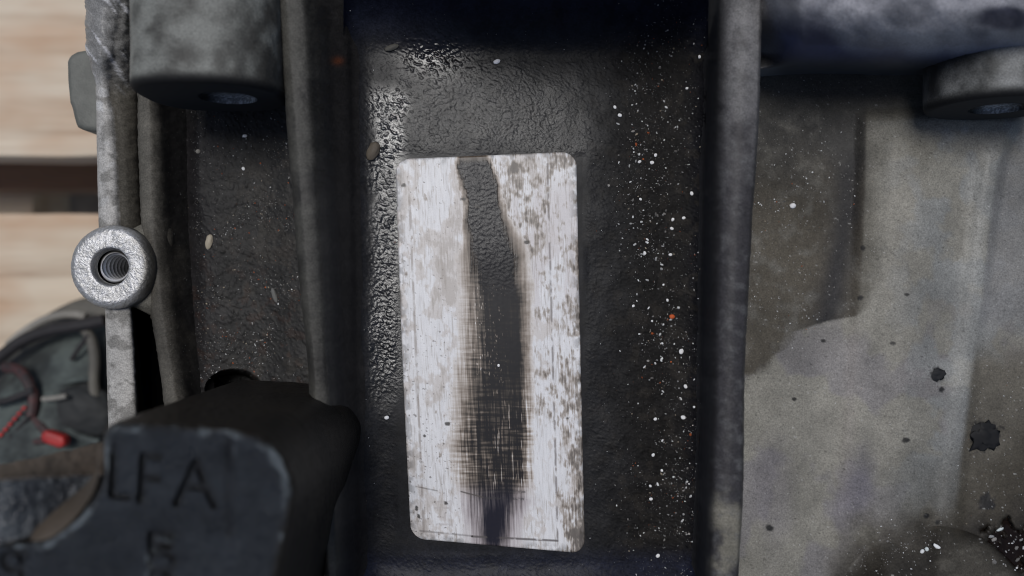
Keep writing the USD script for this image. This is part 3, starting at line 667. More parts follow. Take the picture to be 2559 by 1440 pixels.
# the oily smear: a density that runs from clean to black
bl = np.interp(PY, [380, 420, 500, 575, 600, 720, 900, 1050, 1180, 1260, 1330, 1400], [1146, 1150, 1166, 1178, 1184, 1192, 1196, 1190, 1186, 1196, 1206, 1208])
br = np.interp(PY, [380, 420, 500, 550, 590, 640, 720, 900, 1050, 1180, 1250, 1300, 1400], [1214, 1222, 1244, 1254, 1264, 1288, 1302, 1308, 1314, 1312, 1292, 1262, 1254])
fl = np.interp(PY, [380, 540, 590, 640, 850, 1000, 1150, 1230, 1345], [9, 14, 30, 58, 66, 84, 86, 72, 64])
fr = np.interp(PY, [380, 540, 600, 700, 900, 1050, 1200, 1260, 1345], [8, 20, 46, 40, 30, 30, 34, 62, 70])
wob = 20 * (iso(40, 150, 4, 60) - 0.5) + 16 * (strk(5, 70, 151) - 0.5) + 8 * (iso(8, 152, 3) - 0.5)
dl_ = np.clip((PX - bl + fl + wob) / (fl * 1.35), 0, 1); dr_ = np.clip((br + fr - PX + wob) / (fr * 1.35), 0, 1)
dens = np.minimum(dl_, dr_) ** np.interp(PY, [380, 600, 680], [0.8, 0.9, 1.25])
peak = np.interp(PY, [380, 400, 415, 640, 760, 940, 1020, 1100, 1180, 1225, 1260, 1345, 1360, 1400], [0.45, 0.7, 1.05, 1.03, 0.93, 0.92, 0.88, 0.87, 0.86, 0.84, 0.78, 0.78, 0.62, 0.45])
hatch = fbm(s_ / 46, y_ / 4.6, 1.0, 2, 153)
fine = 0.62 * strk(2.4, 60, 154, 3) + 0.38 * strk(5.5, 130, 155, 2)
amp = np.interp(PY, [380, 560, 660, 900, 1020, 1200, 1345], [0.30, 0.40, 0.75, 0.95, 1.25, 1.35, 1.0])
side_ = 0.50 + 0.50 * sstep(1262, 1215, PX) * sstep(990, 930, PY) + 0.5 * sstep(960, 1040, PY)
dd = dens * peak + amp * np.clip(dens * 2.2, 0, 1) * ((fine - 0.5) * (0.85 + 0.25 * (1 - dens)) + (hatch - 0.5) * 0.52 * sstep(640, 720, PY) * sstep(1260, 1180, PY)) * np.clip(side_, 0, 1)
dd = dd + 0.5 * gauss(1236, 1320, 26, 48) + 0.22 * gauss(1180, 1080, 36, 110)
sc = sstep(0.66, 0.76, strk(1.7, 50, 156, 2)) * sstep(930, 1030, PY) * sstep(1260, 1190, PY) * sstep(1200, 1235, PX) * sstep(1335, 1312, PX)
dd = dd - 0.55 * sc
dash = sstep(0.70, 0.80, fbm(s_ / 2.6, y_ / 9, 1.0, 2, 157)) * sstep(680, 730, PY) * sstep(1010, 940, PY) * sstep(1175, 1200, PX) * sstep(1285, 1245, PX)
dd = dd - 0.45 * dash
core = sstep(0.62, 0.85, dd)
tone_ = sstep(1190, 1260, PY)[..., None]
warm = stops(dd, [(0.10, [0.60, 0.57, 0.55]), (0.26, [0.40, 0.355, 0.32]), (0.42, [0.225, 0.185, 0.153]), (0.58, [0.095, 0.073, 0.057]), (0.74, [0.033, 0.027, 0.023]), (0.90, [0.0135, 0.0132, 0.016])])
cool = stops(dd, [(0.10, [0.58, 0.56, 0.57]), (0.26, [0.42, 0.385, 0.40]), (0.42, [0.27, 0.24, 0.25]), (0.58, [0.13, 0.112, 0.118]), (0.74, [0.045, 0.040, 0.050]), (0.90, [0.012, 0.012, 0.022])])
sm = warm * (1 - tone_) + cool * tone_
a = mixc(a, [0, 0, 0], np.zeros_like(dd)) * (1 - sstep(0.02, 0.16, dd)[..., None]) + sm * sstep(0.02, 0.16, dd)[..., None]
# printed frame, crease and the ghost of print
def stroke(x0, y0, x1, y1, w):
    dx, dy = x1 - x0, y1 - y0; t = np.clip(((PX - x0) * dx + (PY - y0) * dy) / (dx * dx + dy * dy), 0, 1)
    return sstep(w, w * 0.4, np.hypot(PX - x0 - t * dx + 2 * (iso(14, 158, 3) - 0.5), PY - y0 - t * dy))
worn = sstep(0.32, 0.56, iso(26, 159, 4))
a = mixc(a, [0.27, 0.235, 0.215], 0.70 * stroke(1021, 455, 1059, 1330, 4.0) * worn)
a = mixc(a, [0.14, 0.12, 0.115], 0.75 * stroke(1368, 410, 1394, 1352, 3.6) * sstep(0.38, 0.56, iso(24, 160, 4)))
a = mixc(a, [0.08, 0.07, 0.07], 0.5 * stroke(1050, 1327, 1180, 1340, 3.2) * worn + 0.85 * stroke(1180, 1341, 1396, 1352, 3.8) * sstep(0.25, 0.45, iso(20, 161, 4)))
a = mixc(a, [0.07, 0.06, 0.055], 0.6 * stroke(1025, 1213, 1092, 1227, 2.4) * worn + 0.85 * stroke(1152, 1229, 1206, 1243, 2.8))
a = mixc(a, [0.045, 0.042, 0.045], 0.7 * np.maximum(stroke(1215, 1245, 1315, 1248, 4.0), stroke(1225, 1228, 1312, 1230, 3.0)) * sstep(0.35, 0.55, strk(3, 8, 162)))
gh = np.maximum.reduce([stroke(1125, 1254, 1126, 1312, 5.0), stroke(1086, 1270, 1122, 1270, 3.4), stroke(1094, 1254, 1122, 1255, 3.4), stroke(1092, 1311, 1124, 1311, 3.6), stroke(1094, 1292, 1112, 1294, 3.4), stroke(1112, 1284, 1113, 1311, 3.4)])
a = mixc(a, [0.42, 0.39, 0.385], 0.6 * gh * sstep(0.3, 0.5, iso(12, 163, 3)))
dots = sstep(0.76, 0.86, fbm(PX, PY, 5.5, 2, 164) + 0.05 * sstep(700, 1100, PY) + 0.03 * sstep(1070, 1010, PX)) * sstep(1190, 1110, PX)
a = mixc(a, [0.10, 0.088, 0.08], 0.75 * dots)
for (x, y, rx_, ry_) in [(1008, 464, 6, 5), (1156, 498, 7, 4), (1192, 517, 9, 5), (1119, 1060, 7, 5), (1061, 1090, 4, 4), (1315, 607, 8, 5), (1115, 1257, 5, 5), (1041, 1271, 4, 6), (1047, 1290, 3, 6), (1418, 1046, 5, 4)]:
    a = mixc(a, [0.02, 0.017, 0.015], 0.9 * sstep(1.25, 0.6, np.hypot((PX - x) / rx_, (PY - y) / ry_) + 1.4 * (fbm(PX, PY, 6, 2, 165) - 0.5)))
rgh = 0.42 + 0.12 * (strk(6, 60, 162) - 0.5) - 0.03 * core
P = W(PX, PY, Zs)
blobs = core * sstep(760, 640, PY) * (fbm(PX, PY, 6, 2, 163) - 0.35) * 0.14
P[..., 2] += np.clip(blobs, -0.02, 0.2)
F = grid_faces(NVy, NUx); F = np.vstack([F[:, [0, 1, 2]], F[:, [0, 2, 3]]])
Vf = P.reshape(-1, 3)
ar = np.linalg.norm(np.cross(Vf[F[:, 1]] - Vf[F[:, 0]], Vf[F[:, 2]] - Vf[F[:, 0]]), axis=1); F = F[ar > 1e-7]
# skirt down to the casting
i = np.arange(NUx * NVy).reshape(NVy, NUx)
loop = np.concatenate([i[0, :-1], i[:-1, -1], i[-1, :0:-1], i[:0:-1, 0]])
low_ = Vf[loop].copy(); low_[:, 2] = -0.3
k = len(loop); nb = len(Vf); q = np.arange(k)
Fs = np.stack([loop, loop[(q + 1) % k], nb + (q + 1) % k, nb + q], 1)
Vf = np.vstack([Vf, low_]); F = np.vstack([F, Fs[:, [0, 1, 2]], Fs[:, [0, 2, 3]]])
at = {'albedo': np.vstack([a.reshape(-1, 3), np.full((k, 3), 0.25)]), 'rough': np.concatenate([rgh.ravel(), np.full(k, 0.6)]), 'relief': np.concatenate([(0.5 + 2.0 * core * sstep(760, 640, PY)).ravel(), np.zeros(k)]), 'gloss': np.concatenate([(0.35 - 0.2 * core + 0.15 * core * sstep(700, 560, PY)).ravel(), np.zeros(k)])}
put('sticker', (Vf, F), M_LABEL, gear, True, at, label='worn white rectangular sticker with a black oily smear down its middle')

# ---------------------------------------------------------------- bracket in the foreground
br_ = thing('engine_bracket', 'dark cast iron mounting bracket stamped LFA in the lower left foreground', 'bracket')
ZF = 70.0
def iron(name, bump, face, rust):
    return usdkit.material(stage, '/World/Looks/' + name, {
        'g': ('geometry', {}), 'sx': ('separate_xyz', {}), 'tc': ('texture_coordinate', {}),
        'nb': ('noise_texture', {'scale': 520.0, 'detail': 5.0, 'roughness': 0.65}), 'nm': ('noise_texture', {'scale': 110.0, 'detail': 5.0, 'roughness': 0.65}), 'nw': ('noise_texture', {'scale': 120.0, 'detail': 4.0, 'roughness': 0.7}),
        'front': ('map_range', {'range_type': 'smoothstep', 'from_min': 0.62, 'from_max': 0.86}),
        'cf': ('rgb_ramp', {'ramp': [(0.35, face[0]), (0.6, face[1])]}), 'cr': ('rgb_ramp', {'ramp': [(0.35, rust[0]), (0.62, rust[1])]}),  # second pair turns the sides browner and darker by normal
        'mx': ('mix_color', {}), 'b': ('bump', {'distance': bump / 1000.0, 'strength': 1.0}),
        # highlight along the rounded front edge painted into the colour, broken by noise
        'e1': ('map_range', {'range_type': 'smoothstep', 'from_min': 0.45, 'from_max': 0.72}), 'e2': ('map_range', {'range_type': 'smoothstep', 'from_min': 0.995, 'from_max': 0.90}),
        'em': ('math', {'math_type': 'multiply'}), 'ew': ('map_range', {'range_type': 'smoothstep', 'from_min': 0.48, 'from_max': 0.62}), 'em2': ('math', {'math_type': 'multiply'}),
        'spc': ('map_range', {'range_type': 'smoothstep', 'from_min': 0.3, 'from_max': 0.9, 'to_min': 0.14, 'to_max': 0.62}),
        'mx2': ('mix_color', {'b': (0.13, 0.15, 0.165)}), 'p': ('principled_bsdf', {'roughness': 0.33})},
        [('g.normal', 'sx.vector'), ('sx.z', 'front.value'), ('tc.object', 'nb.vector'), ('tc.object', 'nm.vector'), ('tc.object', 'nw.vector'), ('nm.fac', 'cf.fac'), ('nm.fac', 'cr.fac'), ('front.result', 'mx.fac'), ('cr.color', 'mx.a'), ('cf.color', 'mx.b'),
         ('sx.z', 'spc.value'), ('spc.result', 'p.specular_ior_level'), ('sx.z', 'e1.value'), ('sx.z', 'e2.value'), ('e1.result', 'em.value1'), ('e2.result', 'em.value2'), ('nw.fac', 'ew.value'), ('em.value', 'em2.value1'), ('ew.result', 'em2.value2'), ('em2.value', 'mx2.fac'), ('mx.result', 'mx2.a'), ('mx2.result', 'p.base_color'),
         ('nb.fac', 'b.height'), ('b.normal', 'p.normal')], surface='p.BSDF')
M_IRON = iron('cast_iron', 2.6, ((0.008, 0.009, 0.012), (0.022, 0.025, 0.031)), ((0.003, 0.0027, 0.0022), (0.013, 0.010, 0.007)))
M_RUST = plain('rusty_iron', (0.085, 0.062, 0.045), 0.65, bump=0.25, scale=500, dark=(0.048, 0.037, 0.028), mscale=110)
curve = smooth_poly([(246, 1130), (245, 1185), (236, 1222), (212, 1262), (180, 1300), (140, 1334), (104, 1352), (78, 1358)], 40)
out = [(250, 1082), (262, 1064), (290, 1056), (430, 1061), (560, 1072), (620, 1082), (668, 1106), (700, 1140), (720, 1180), (732, 1225), (730, 1262), (716, 1320), (700, 1400), (672, 1560), (640, 1700)]
body_px = np.vstack([curve[::-1], [(246, 1110)], smooth_poly(out, 90), [(-240, 1700), (-240, 1358), (0, 1358)]])
poly = W(body_px[:, 0], body_px[:, 1], ZF)[:, :2]
body = solid(rounded_prism(poly, 0, ZF, 2.3, 7, 0.7))
def bar(p, q, w, depth, z=ZF):
    a, b = W(*p, z), W(*q, z)
    c = [mf.Manifold.cylinder(depth + 2, w, w * 1.15, 14).translate([float(t[0]), float(t[1]), z - depth]) for t in (a, b)]
    return mf.Manifold.batch_hull(c)
strokes = [((283, 1140), (279, 1236)), ((281, 1238), (318, 1243)),
           ((356, 1142), (350, 1248)), ((357, 1140), (398, 1143)), ((354, 1192), (396, 1196)),
           ((486, 1158), (440, 1258)), ((492, 1160), (534, 1266)), ((462, 1216), (512, 1220)),
           ((573, 1100), (576, 1330)),
           ((376, 1338), (378, 1380)), ((378, 1338), (424, 1342)), ((378, 1358), (420, 1362)),
           ]
cutters = [bar(p, q, 0.66 if i != 8 else 0.8, 1.5 if i != 8 else 0.3) for i, (p, q) in enumerate(strokes)]
ring8 = [(405 + 30 * math.cos(t), 1404 + 22 * math.sin(t)) for t in np.linspace(0, 2 * math.pi, 15)]
cutters += [bar(p, q, 0.5, 0.9) for p, q in zip(ring8[:-1], ring8[1:])]
ring9 = [(400 + 26 * math.cos(t), 1446 + 20 * math.sin(t)) for t in np.linspace(0, 2 * math.pi, 13)]
cutters += [bar(p, q, 0.5, 0.9) for p, q in zip(ring9[:-1], ring9[1:])]
ring_a = [(32 + 24 * math.cos(t), 1402 + 22 * math.sin(t)) for t in np.linspace(0.2, 2 * math.pi, 13)]
cutters += [bar(p, q, 0.6, 0.9) for p, q in zip(ring_a[:-1], ring_a[1:])] + [bar((57, 1378), (54, 1440), 0.6, 0.9)]
cut = mf.Manifold.batch_boolean(cutters, mf.OpType.Add)
body = (body - cut).refine_to_length(1.0)
mm = body.to_mesh(); bv, bf = np.array(mm.vert_properties[:, :3], float), np.array(mm.tri_verts)
bn = meshkit.arrays((bv, bf), True)[2]
amp = 0.25 + 0.75 * sstep(ZF - 2.5, ZF - 0.5, bv[:, 2])
bv = bv + bn * (((meshkit.fbm(bv @ TURN[1] / 2.3, 3, 173) - 0.5) * 0.75 + (meshkit.fbm(bv @ TURN[2] / 9.0, 2, 174) - 0.5) * 0.6) * amp)[:, None]
put('mounting_block', (bv, bf), M_IRON, br_, 50, label='block face stamped with the letters LFA')

# lower arm: its face falls away to the right behind the block
xs = np.linspace(-240, 330, 120); tv = np.linspace(0, 1, 70)
PX = np.repeat(xs[None, :], 70, 0)
top_y = np.interp(xs, [-240, 0, 60, 250, 330], [1208, 1197, 1194, 1186, 1184])
zed = ZF - 0.5 - 13.5 * sstep(-20, 360, xs) ** 0.8
# rounded top edge first, then the face down to the notch
rows_y, rows_z = [], []
for t in tv:
    if t < 0.22:
        a_ = t / 0.22 * math.pi / 2
        rows_y.append(top_y + 10 * (1 - math.cos(a_))); rows_z.append(zed - 2.0 + 2.0 * math.sin(a_))
    else:
        k = (t - 0.22) / 0.78
        rows_y.append(top_y + 10 + k * (1420 - top_y)); rows_z.append(zed + 0 * k)
PYa, Za = np.array(rows_y), np.array(rows_z)
P = surface(PX, PYa, Za, (fbm(PX, PYa, 22, 4, 171) - 0.5) * 0.7)
put('arm_face', (P.reshape(-1, 3), grid_faces(70, 120)), plain('arm_iron', (0.060, 0.068, 0.076), 0.36, bump=1.0, scale=620, dark=(0.022, 0.025, 0.030), mscale=120, spec=0.6), br_, True)
# rusty upper side of the arm
nrow = 40
t = np.linspace(0, 1, nrow)[:, None]
back_y = np.interp(xs, [-240, 0, 100, 250, 330], [1200, 1163, 1142, 1104, 1098])[None, :]
fy = top_y[None, :] + 1; fz = (zed - 2.2)[None, :]
PYb = back_y * (1 - t) + fy * t; Zb = (fz - 14) * (1 - t) + fz * t + 2.6 * np.sin(np.pi * t) ** 0.8
PXb = np.repeat(xs[None, :], nrow, 0)
P = surface(PXb, PYb, Zb, (fbm(PXb, PYb, 30, 4, 172) - 0.5) * 0.9)
Pback = P[0].copy(); Pback[:, 2] -= 45; Pback[:, 1] -= 30
P = np.concatenate([Pback[None], P], 0)
put('arm_top', (P.reshape(-1, 3), grid_faces(nrow + 1, 120)), M_RUST, br_, True, label='rust brown upper side of the lower arm')
# brown step of the notch between arm face and block face
ca = smooth_poly([(248, 1120), (246, 1188), (236, 1224), (212, 1264), (180, 1302), (140, 1336), (104, 1354), (74, 1350)], 60)
cb = smooth_poly([(244, 1120), (240, 1172), (222, 1200), (188, 1232), (150, 1262), (112, 1296), (84, 1326), (73, 1346)], 60)
za = np.full(60, ZF - 1.4); zb = np.interp(cb[:, 0], xs, zed) - 0.3
t = np.linspace(0, 1, 24)[:, None]
PXs = cb[None, :, 0] * (1 - t) + ca[None, :, 0] * t; PYs = cb[None, :, 1] * (1 - t) + ca[None, :, 1] * t
Zs_ = zb[None] * (1 - t) + za[None] * t + 0.6 * np.sin(np.pi * t)
P = W(PXs, PYs, Zs_)
put('notch_step', (P.reshape(-1, 3), grid_faces(24, 60)), plain('brown_iron', (0.075, 0.058, 0.043), 0.6, bump=0.12, scale=500, dark=(0.055, 0.043, 0.032), mscale=90), br_, True, label='smooth brown step of the curved notch')

# ---------------------------------------------------------------- shoe on the pallet
shoe = thing('shoe', 'grey green sports shoe with black and red laces on the pallet', 'shoe')
ZR = -122.0
outl = smooth_poly([(-420, 1500), (-300, 1230), (-180, 1050), (-60, 918), (0, 866), (60, 812), (130, 768), (200, 742), (265, 738), (330, 756), (385, 820), (410, 940), (400, 1100), (350, 1320), (280, 1500), (100, 1640), (-200, 1640)], 150)
R2 = W(outl[:, 0], outl[:, 1], ZR)[:, :2]
M_RAND = plain('rand_olive', (0.115, 0.108, 0.092), 0.7, bump=0.15, scale=400, dark=(0.085, 0.08, 0.07))
put('rand', rounded_prism(R2, Z_DECK + 0.3, ZR, 7.0, 7, 2.0), M_RAND, shoe)
inner = np.array(sg.Polygon(R2).buffer(-8.5).exterior.coords)
cen = W(60, 1180, ZR)[:2]
def dome(ring, z0, h, lumps, seed, n=30):
    ring = np.asarray(ring)[:-1]; rows = []
    for t in np.linspace(0, 1, n):
        rr = 1 - t
        p = cen + (ring - cen) * rr
        zz = z0 + h * (1 - rr ** 2.2)
        rows.append(np.column_stack([p, np.full(len(p), zz)]))
    P = np.array(rows)
    P[..., 2] += lumps * (fbm(P[..., 0], P[..., 1], 9, 3, seed) - 0.5) * np.linspace(0, 1, n)[:, None] ** 0.5
    P = np.concatenate([P, P[:, :1]], 1)
    return P
Pd = dome(inner, ZR - 3, 26, 7.0, 181)
M_MESH = plain('shoe_mesh', (0.085, 0.103, 0.098), 0.8, bump=0.3, scale=900, dark=(0.022, 0.027, 0.028), mscale=55)
put('upper', (Pd.reshape(-1, 3), grid_faces(*Pd.shape[:2])), M_MESH, shoe, True)
def cord(pts, r, mat, name, label=None, z=-108.0):
    p = smooth_poly([(*W(x, y, z + dz)[:2], z + dz) for x, y, dz in pts], 40)
    return put(name, tube(p, r, 10), mat, shoe, label=label)
M_BLACK = plain('cord_black', (0.018, 0.016, 0.018), 0.7, bump=0.2, scale=1500)
M_TAN = plain('piping_tan', (0.27, 0.255, 0.23), 0.7, dark=(0.20, 0.19, 0.17))
M_RED = plain('lace_red', (0.42, 0.025, 0.02), 0.5, dark=(0.28, 0.015, 0.015))
M_MAROON = plain('lace_maroon', (0.065, 0.020, 0.020), 0.6, dark=(0.02, 0.014, 0.015), mscale=300)
cord([(-60, 945, -6), (0, 893, -5), (60, 850, -4), (125, 826, -3), (190, 815, -2), (262, 800, -2)], 2.4, M_BLACK, 'seam_band')
cord([(20, 862, -8), (70, 822, -8), (120, 796, -7), (170, 786, -7), (215, 792, -6)], 1.5, M_TAN, 'piping')
cord([(208, 822, -4), (228, 850, -3), (236, 900, -2), (234, 960, 0), (240, 1010, 0), (262, 1040, 0)], 1.9, M_RAND, 'side_strap')
cord([(178, 900, -2), (196, 872, -2), (222, 838, -2)], 0.9, M_BLACK, 'stitch')
cord([(10, 918, 0), (45, 925, 2), (70, 955, 4), (84, 1000, 5), (78, 1040, 6)], 2.0, M_MAROON, 'lace')
cord([(-20, 1010, 4), (20, 1000, 6), (60, 985, 6), (84, 975, 6)], 1.3, M_BLACK, 'lace')
cord([(78, 1035, 4), (100, 1062, 4), (128, 1088, 4)], 1.8, M_MAROON, 'lace')
cord([(30, 1110, 4), (75, 1106, 5), (130, 1098, 5)], 1.4, M_MAROON, 'lace')
cord([(-20, 1130, 4), (40, 1080, 6), (80, 1030, 6)], 0.9, M_BLACK, 'lace')
for k in range(6):
    t_ = k / 5
    x, y = 2 + 57 * t_, 1087 - 66 * t_
    w = W(x, y, -101.0)
    put('red_stitch', ellipsoid(w, (1.1, 0.75, 0.7), 2, rot=0.7), M_RED, shoe)
w = W(134, 1098, -100.0)
put('lace_toggle', rounded_prism(np.array(sg.LineString([w[:2] + [-2.2, 0.8], w[:2] + [2.2, -0.8]]).buffer(2.3).exterior.coords)[:-1], -103, -99, 1.2, 4, 0.5), M_RED, shoe, label='bright red lace end')
cord([(106, 998, 6), (130, 996, 6.5), (166, 990, 7)], 0.95, M_TAN, 'lace_tip')
tp = W(190, 1030, -106.0)
put('toe_panel', ellipsoid(tp - [0, 0, 4], (14, 10.5, 6), 4, 0.12, 3, rot=-0.25), plain('panel_black', (0.018, 0.020, 0.021), 0.7, bump=0.2, scale=900), shoe)
cord([(120, 980, 0), (160, 958, 1), (205, 948, 1), (240, 948, 0)], 0.9, M_MESH, 'panel_seam')
cord([(130, 1062, 3), (170, 1075, 3), (215, 1098, 2), (250, 1105, 2)], 1.3, M_MESH, 'panel_seam')

# ---------------------------------------------------------------- grit
ico = trimesh.creation.icosphere(1)
ICO_V, ICO_F = np.array(ico.vertices), np.array(ico.faces)
oct_ = trimesh.creation.icosphere(0)
OCT_V, OCT_F = np.array(oct_.vertices), np.array(oct_.faces)
WHITE, GREY, ORANGE, TANC = [0.68, 0.69, 0.70], [0.26, 0.25, 0.24], [0.42, 0.10, 0.03], [0.36, 0.31, 0.24]
def scatter(src, weight, count, size, seed, colors=((WHITE, 0.55), (GREY, 0.35), (ORANGE, 0.04), (TANC, 0.06))):
    P, N, PX, PY = src
    rng = np.random.default_rng(seed)
    w = np.clip(weight(PX, PY), 0, None).ravel(); w = w * ((PX > -20) & (PX < 2600) & (PY > -40) & (PY < 1490)).ravel()
    idx = rng.choice(len(w), count, p=w / w.sum())
    nrm = -N.reshape(-1, 3)[idx]
    jit = rng.normal(0, 0.12, (count, 3)); jit[:, 2] = 0
    c = P.reshape(-1, 3)[idx] + jit
    r = size[0] * (size[1] / size[0]) ** (rng.random(count) ** 3.2)
    probs = np.array([p for _, p in colors]); ci = rng.choice(len(colors), count, p=probs / probs.sum())
    cols = np.array([c for c, _ in colors])[ci] * rng.uniform(0.30, 1.05, (count, 1))
    return c + nrm * (r * 0.25)[:, None], r, cols, rng
def grains(sets):
    V, F, C, n = [], [], [], 0
    for c, r, cols, rng in sets:
        for i in range(len(r)):
            bv, bf = (ICO_V, ICO_F) if r[i] > 0.28 else (OCT_V, OCT_F)
            th = rng.uniform(0, 2 * np.pi); el = rng.uniform(0.6, 1.7)
            m = np.array([[math.cos(th), math.sin(th), 0], [-math.sin(th), math.cos(th), 0], [0, 0, 1]])
            v = bv * (1 + rng.normal(0, 0.16, (len(bv), 1))) * [r[i] * el, r[i] / el ** 0.5, r[i] * 0.6]
            V.append(v @ m + c[i]); F.append(bf + n); n += len(bv); C.append(np.repeat(cols[i][None], len(bv), 0))
    return np.vstack(V), np.vstack(F), np.vstack(C)
nz = lambda x, y, s, sd: sstep(0.42, 0.68, fbm(x, y, s, 3, sd))
S1 = [scatter(MID, lambda x, y: np.exp(-((x - 1655 + 40 * np.sin(y / 260)) / 60) ** 2) * (0.25 + nz(x, y, 60, 201)) * sstep(60, 240, y), 1300, (0.05, 0.36), 1),
      scatter(MID, lambda x, y: sstep(1480, 1640, x) * (0.2 + nz(x, y, 90, 202)), 1900, (0.04, 0.22), 2),
      scatter(MID, lambda x, y: 1.0 - 0.95 * (sstep(970, 1000, x) * sstep(1480, 1450, x) * sstep(370, 400, y) * sstep(1400, 1370, y)), 420, (0.04, 0.16), 3),
      scatter(LEFT, lambda x, y: sstep(490, 560, x) * sstep(260, 330, y) * sstep(985, 960, y) * sstep(770, 720, x) * (0.2 + nz(x, y, 70, 203)), 2600, (0.035, 0.22), 4, ((WHITE, 0.3), (GREY, 0.5), (ORANGE, 0.08), (TANC, 0.12))),
      scatter(LEFT, lambda x, y: np.exp(-((x - 488 - 0.01 * y) / 11) ** 2) * sstep(250, 290, y), 900, (0.035, 0.14), 5, ((WHITE, 0.3), (GREY, 0.6), (TANC, 0.1))),
      scatter(WALL, lambda x, y: sstep(395, 430, x) * sstep(240, 300, y) * sstep(990, 960, y), 500, (0.03, 0.09), 6, ((GREY, 0.8), (WHITE, 0.2))),
      scatter(RIGHT, lambda x, y: sstep(2180, 1900, x) * sstep(250, 500, y) * sstep(960, 900, y + 0.5 * (x - 1880)) * (0.2 + nz(x, y, 60, 204)), 1100, (0.04, 0.26), 7, ((WHITE, 0.4), (GREY, 0.5), (ORANGE, 0.05), (TANC, 0.05))),
      scatter(RIGHT, lambda x, y: sstep(2360, 2420, x) * sstep(880, 960, y) * sstep(1330, 1280, y), 170, (0.06, 0.22), 8),
      scatter(RIGHT, lambda x, y: np.exp(-((y - 1385 + 0.3 * (x - 2200)) / 45) ** 2) * sstep(2080, 2150, x) * sstep(2400, 2330, x), 150, (0.08, 0.34), 9, ((WHITE, 0.5), (GREY, 0.5))),
      scatter(RIGHT, lambda x, y: np.exp(-((x - 2520) / 50) ** 2 - ((y - 1370) / 42) ** 2), 34, (0.18, 0.75), 10, ((WHITE, 0.6), (GREY, 0.4))),
      scatter(RIGHT, lambda x, y: sstep(1900, 2000, x) * sstep(300, 400, y), 500, (0.035, 0.12), 11),
      scatter(RIGHT, lambda x, y: sstep(1880, 1920, x) * sstep(170, 230, y) * sstep(620, 400, y) * sstep(2180, 2120, x), 350, (0.04, 0.20), 12, ((GREY, 0.7), (WHITE, 0.3)))]
v, f, cc = grains(S1)
put('grit', (v, f), M_GRIT, None, True, {'albedo': cc, 'rough': np.full(len(v), 0.7), 'relief': np.ones(len(v))}, label='fine pale grit and dust scattered over the gearbox casting', category='grit', kind='stuff')

# larger crumbs, each a thing of its own
def z_of(src, px, py):
    P, N, PX, PY = src
    i = np.argmin((PX - px) ** 2 + (PY - py) ** 2)
    return P.reshape(-1, 3)[i]
def crumb(src, px, py, rx, ry, rot, color, label, name='grain', cat='grain', group=None, h=0.5, lump=0.25, seed=1):
    p = z_of(src, px, py); k = 0.1 * (D - p[2]) / D
    sc = 0.78 if group else 1.0
    rx, ry = rx * k * sc, ry * k * sc
    m = ellipsoid(p + [0, 0, min(rx, ry) * h * 0.55], (rx, ry, min(rx, ry) * h * 1.3), 2, lump, seed, rot)
    n = len(m.vertices)
    put(name, m, M_GRIT, None, True, {'albedo': np.repeat(np.array([color], float), n, 0), 'rough': np.full(n, 0.65), 'relief': np.ones(n)}, label=label, category=cat, group=group)
crumb(MID, 1242, 153, 9, 6, 0.4, [0.82, 0.82, 0.84], 'bright white grain alone on the black panel above the sticker')
crumb(MID, 978, 120, 19, 8, 0.35, [0.07, 0.068, 0.062], 'grey brown flake in the dark upper left corner of the oily panel', 'flake', 'flake')
crumb(MID, 934, 378, 15, 26, -0.45, [0.10, 0.085, 0.068], 'brown grey stone chip stuck beside the upper left of the sticker', 'stone_chip', 'stone chip')
crumb(MID, 966, 1043, 6, 5, 0.2, [0.75, 0.76, 0.78], 'white grain on the black oil left of the sticker')
crumb(MID, 1679, 792, 7, 6, 0, [0.50, 0.10, 0.03], 'orange rust grain near the right rib')
crumb(MID, 1247, 913, 4, 5, 0.1, [0.8, 0.8, 0.8], 'tiny white grain on the black smear of the sticker')
crumb(LEFT, 523, 603, 9, 20, -0.2, [0.36, 0.32, 0.25], 'tan sliver on the dusty left panel right of the threaded boss', 'sliver', 'sliver')
crumb(LEFT, 686, 736, 6, 20, 0.3, [0.13, 0.13, 0.125], 'thin grey metal shaving at the lower right of the left panel', 'shaving', 'metal shaving')
crumb(LEFT, 612, 339, 6, 4, 0, [0.8, 0.8, 0.8], 'white grain high on the left panel below the bolt boss')
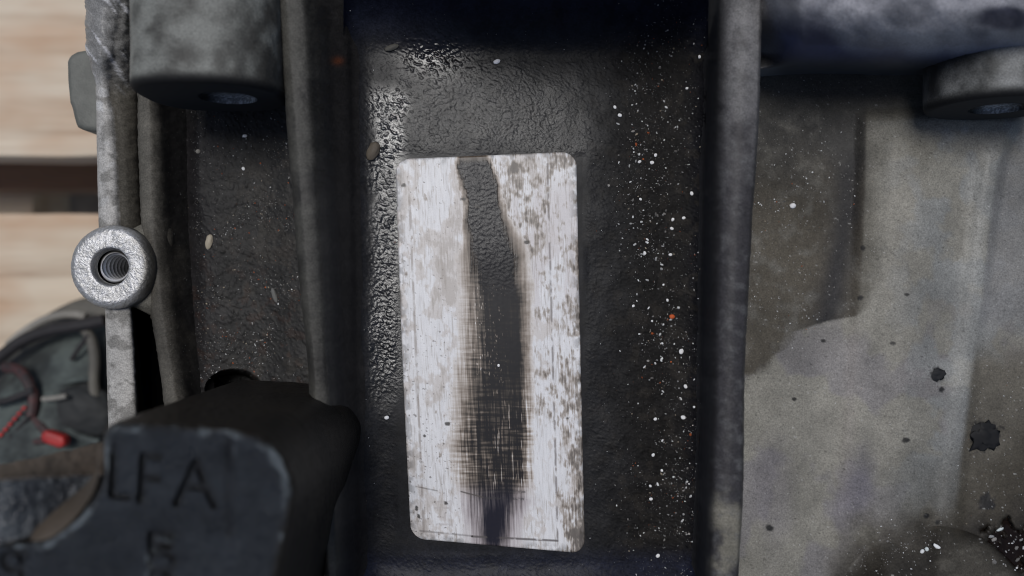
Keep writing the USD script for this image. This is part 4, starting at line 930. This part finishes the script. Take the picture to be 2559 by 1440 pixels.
crumb(LEFT, 608, 423, 4, 5, 0.5, [0.8, 0.8, 0.8], 'small white grain on the left panel, second below the bolt boss')
crumb(LEFT, 493, 378, 6, 6, 0.5, [0.22, 0.21, 0.19], 'grey crumb on the dusty line beside the left wall', 'crumb', 'crumb')
crumb(RIGHT, 1982, 513, 8, 7, 0.3, [0.72, 0.72, 0.74], 'white grain on the dark stain of the right panel')
crumb(RIGHT, 2341, 936, 17, 15, 0.3, [0.015, 0.016, 0.018], 'black tar blob on the pale raised pad', 'tar_blob', 'tar blob', h=0.16, lump=1.0, seed=5)
crumb(RIGHT, 2462, 1088, 34, 32, 0.8, [0.010, 0.010, 0.011], 'large black tar blob on the brown lower right field', 'tar_blob', 'tar blob', h=0.14, lump=1.0, seed=9)
crumb(RIGHT, 2342, 1369, 13, 5, -0.6, [0.72, 0.74, 0.75], 'long white flake in the dirt above the rounded lump', 'flake', 'flake')
crumb(RIGHT, 2303, 1378, 6, 5, 0.9, [0.66, 0.68, 0.69], 'white flake left of the long white flake', 'flake', 'flake')
crumb(RIGHT, 2316, 1374, 5, 6, 0.4, [0.55, 0.60, 0.60], 'small bluish flake between two white flakes', 'flake', 'flake')
crumb(RIGHT, 2497, 1320, 10, 5, 0.35, [0.55, 0.60, 0.60], 'pale blue flake in the black pit at the lower right', 'flake', 'flake')
for i, (x, y, r) in enumerate([(1630, 407, 7), (1598, 404, 6), (1637, 388, 6), (1728, 484, 7), (1678, 572, 6), (1709, 545, 6), (1681, 548, 6), (1612, 632, 6), (1601, 499, 5), (1676, 637, 6), (1582, 765, 5), (1703, 878, 9), (1713, 967, 7), (1707, 1043, 8), (1638, 1048, 6), (1633, 1138, 6), (1653, 1175, 5), (1624, 1214, 5), (1626, 1247, 6), (1645, 1390, 7), (1748, 141, 6), (1537, 268, 6), (1549, 289, 7), (1717, 222, 5), (1658, 712, 4), (1667, 750, 5), (1655, 858, 4)]):
    crumb(MID, x, y, r, r * 0.8, i * 0.7, [0.74, 0.74, 0.75], 'one of the larger white grains on the right of the oily panel', group='larger white grains along the right of the oily panel', seed=i)
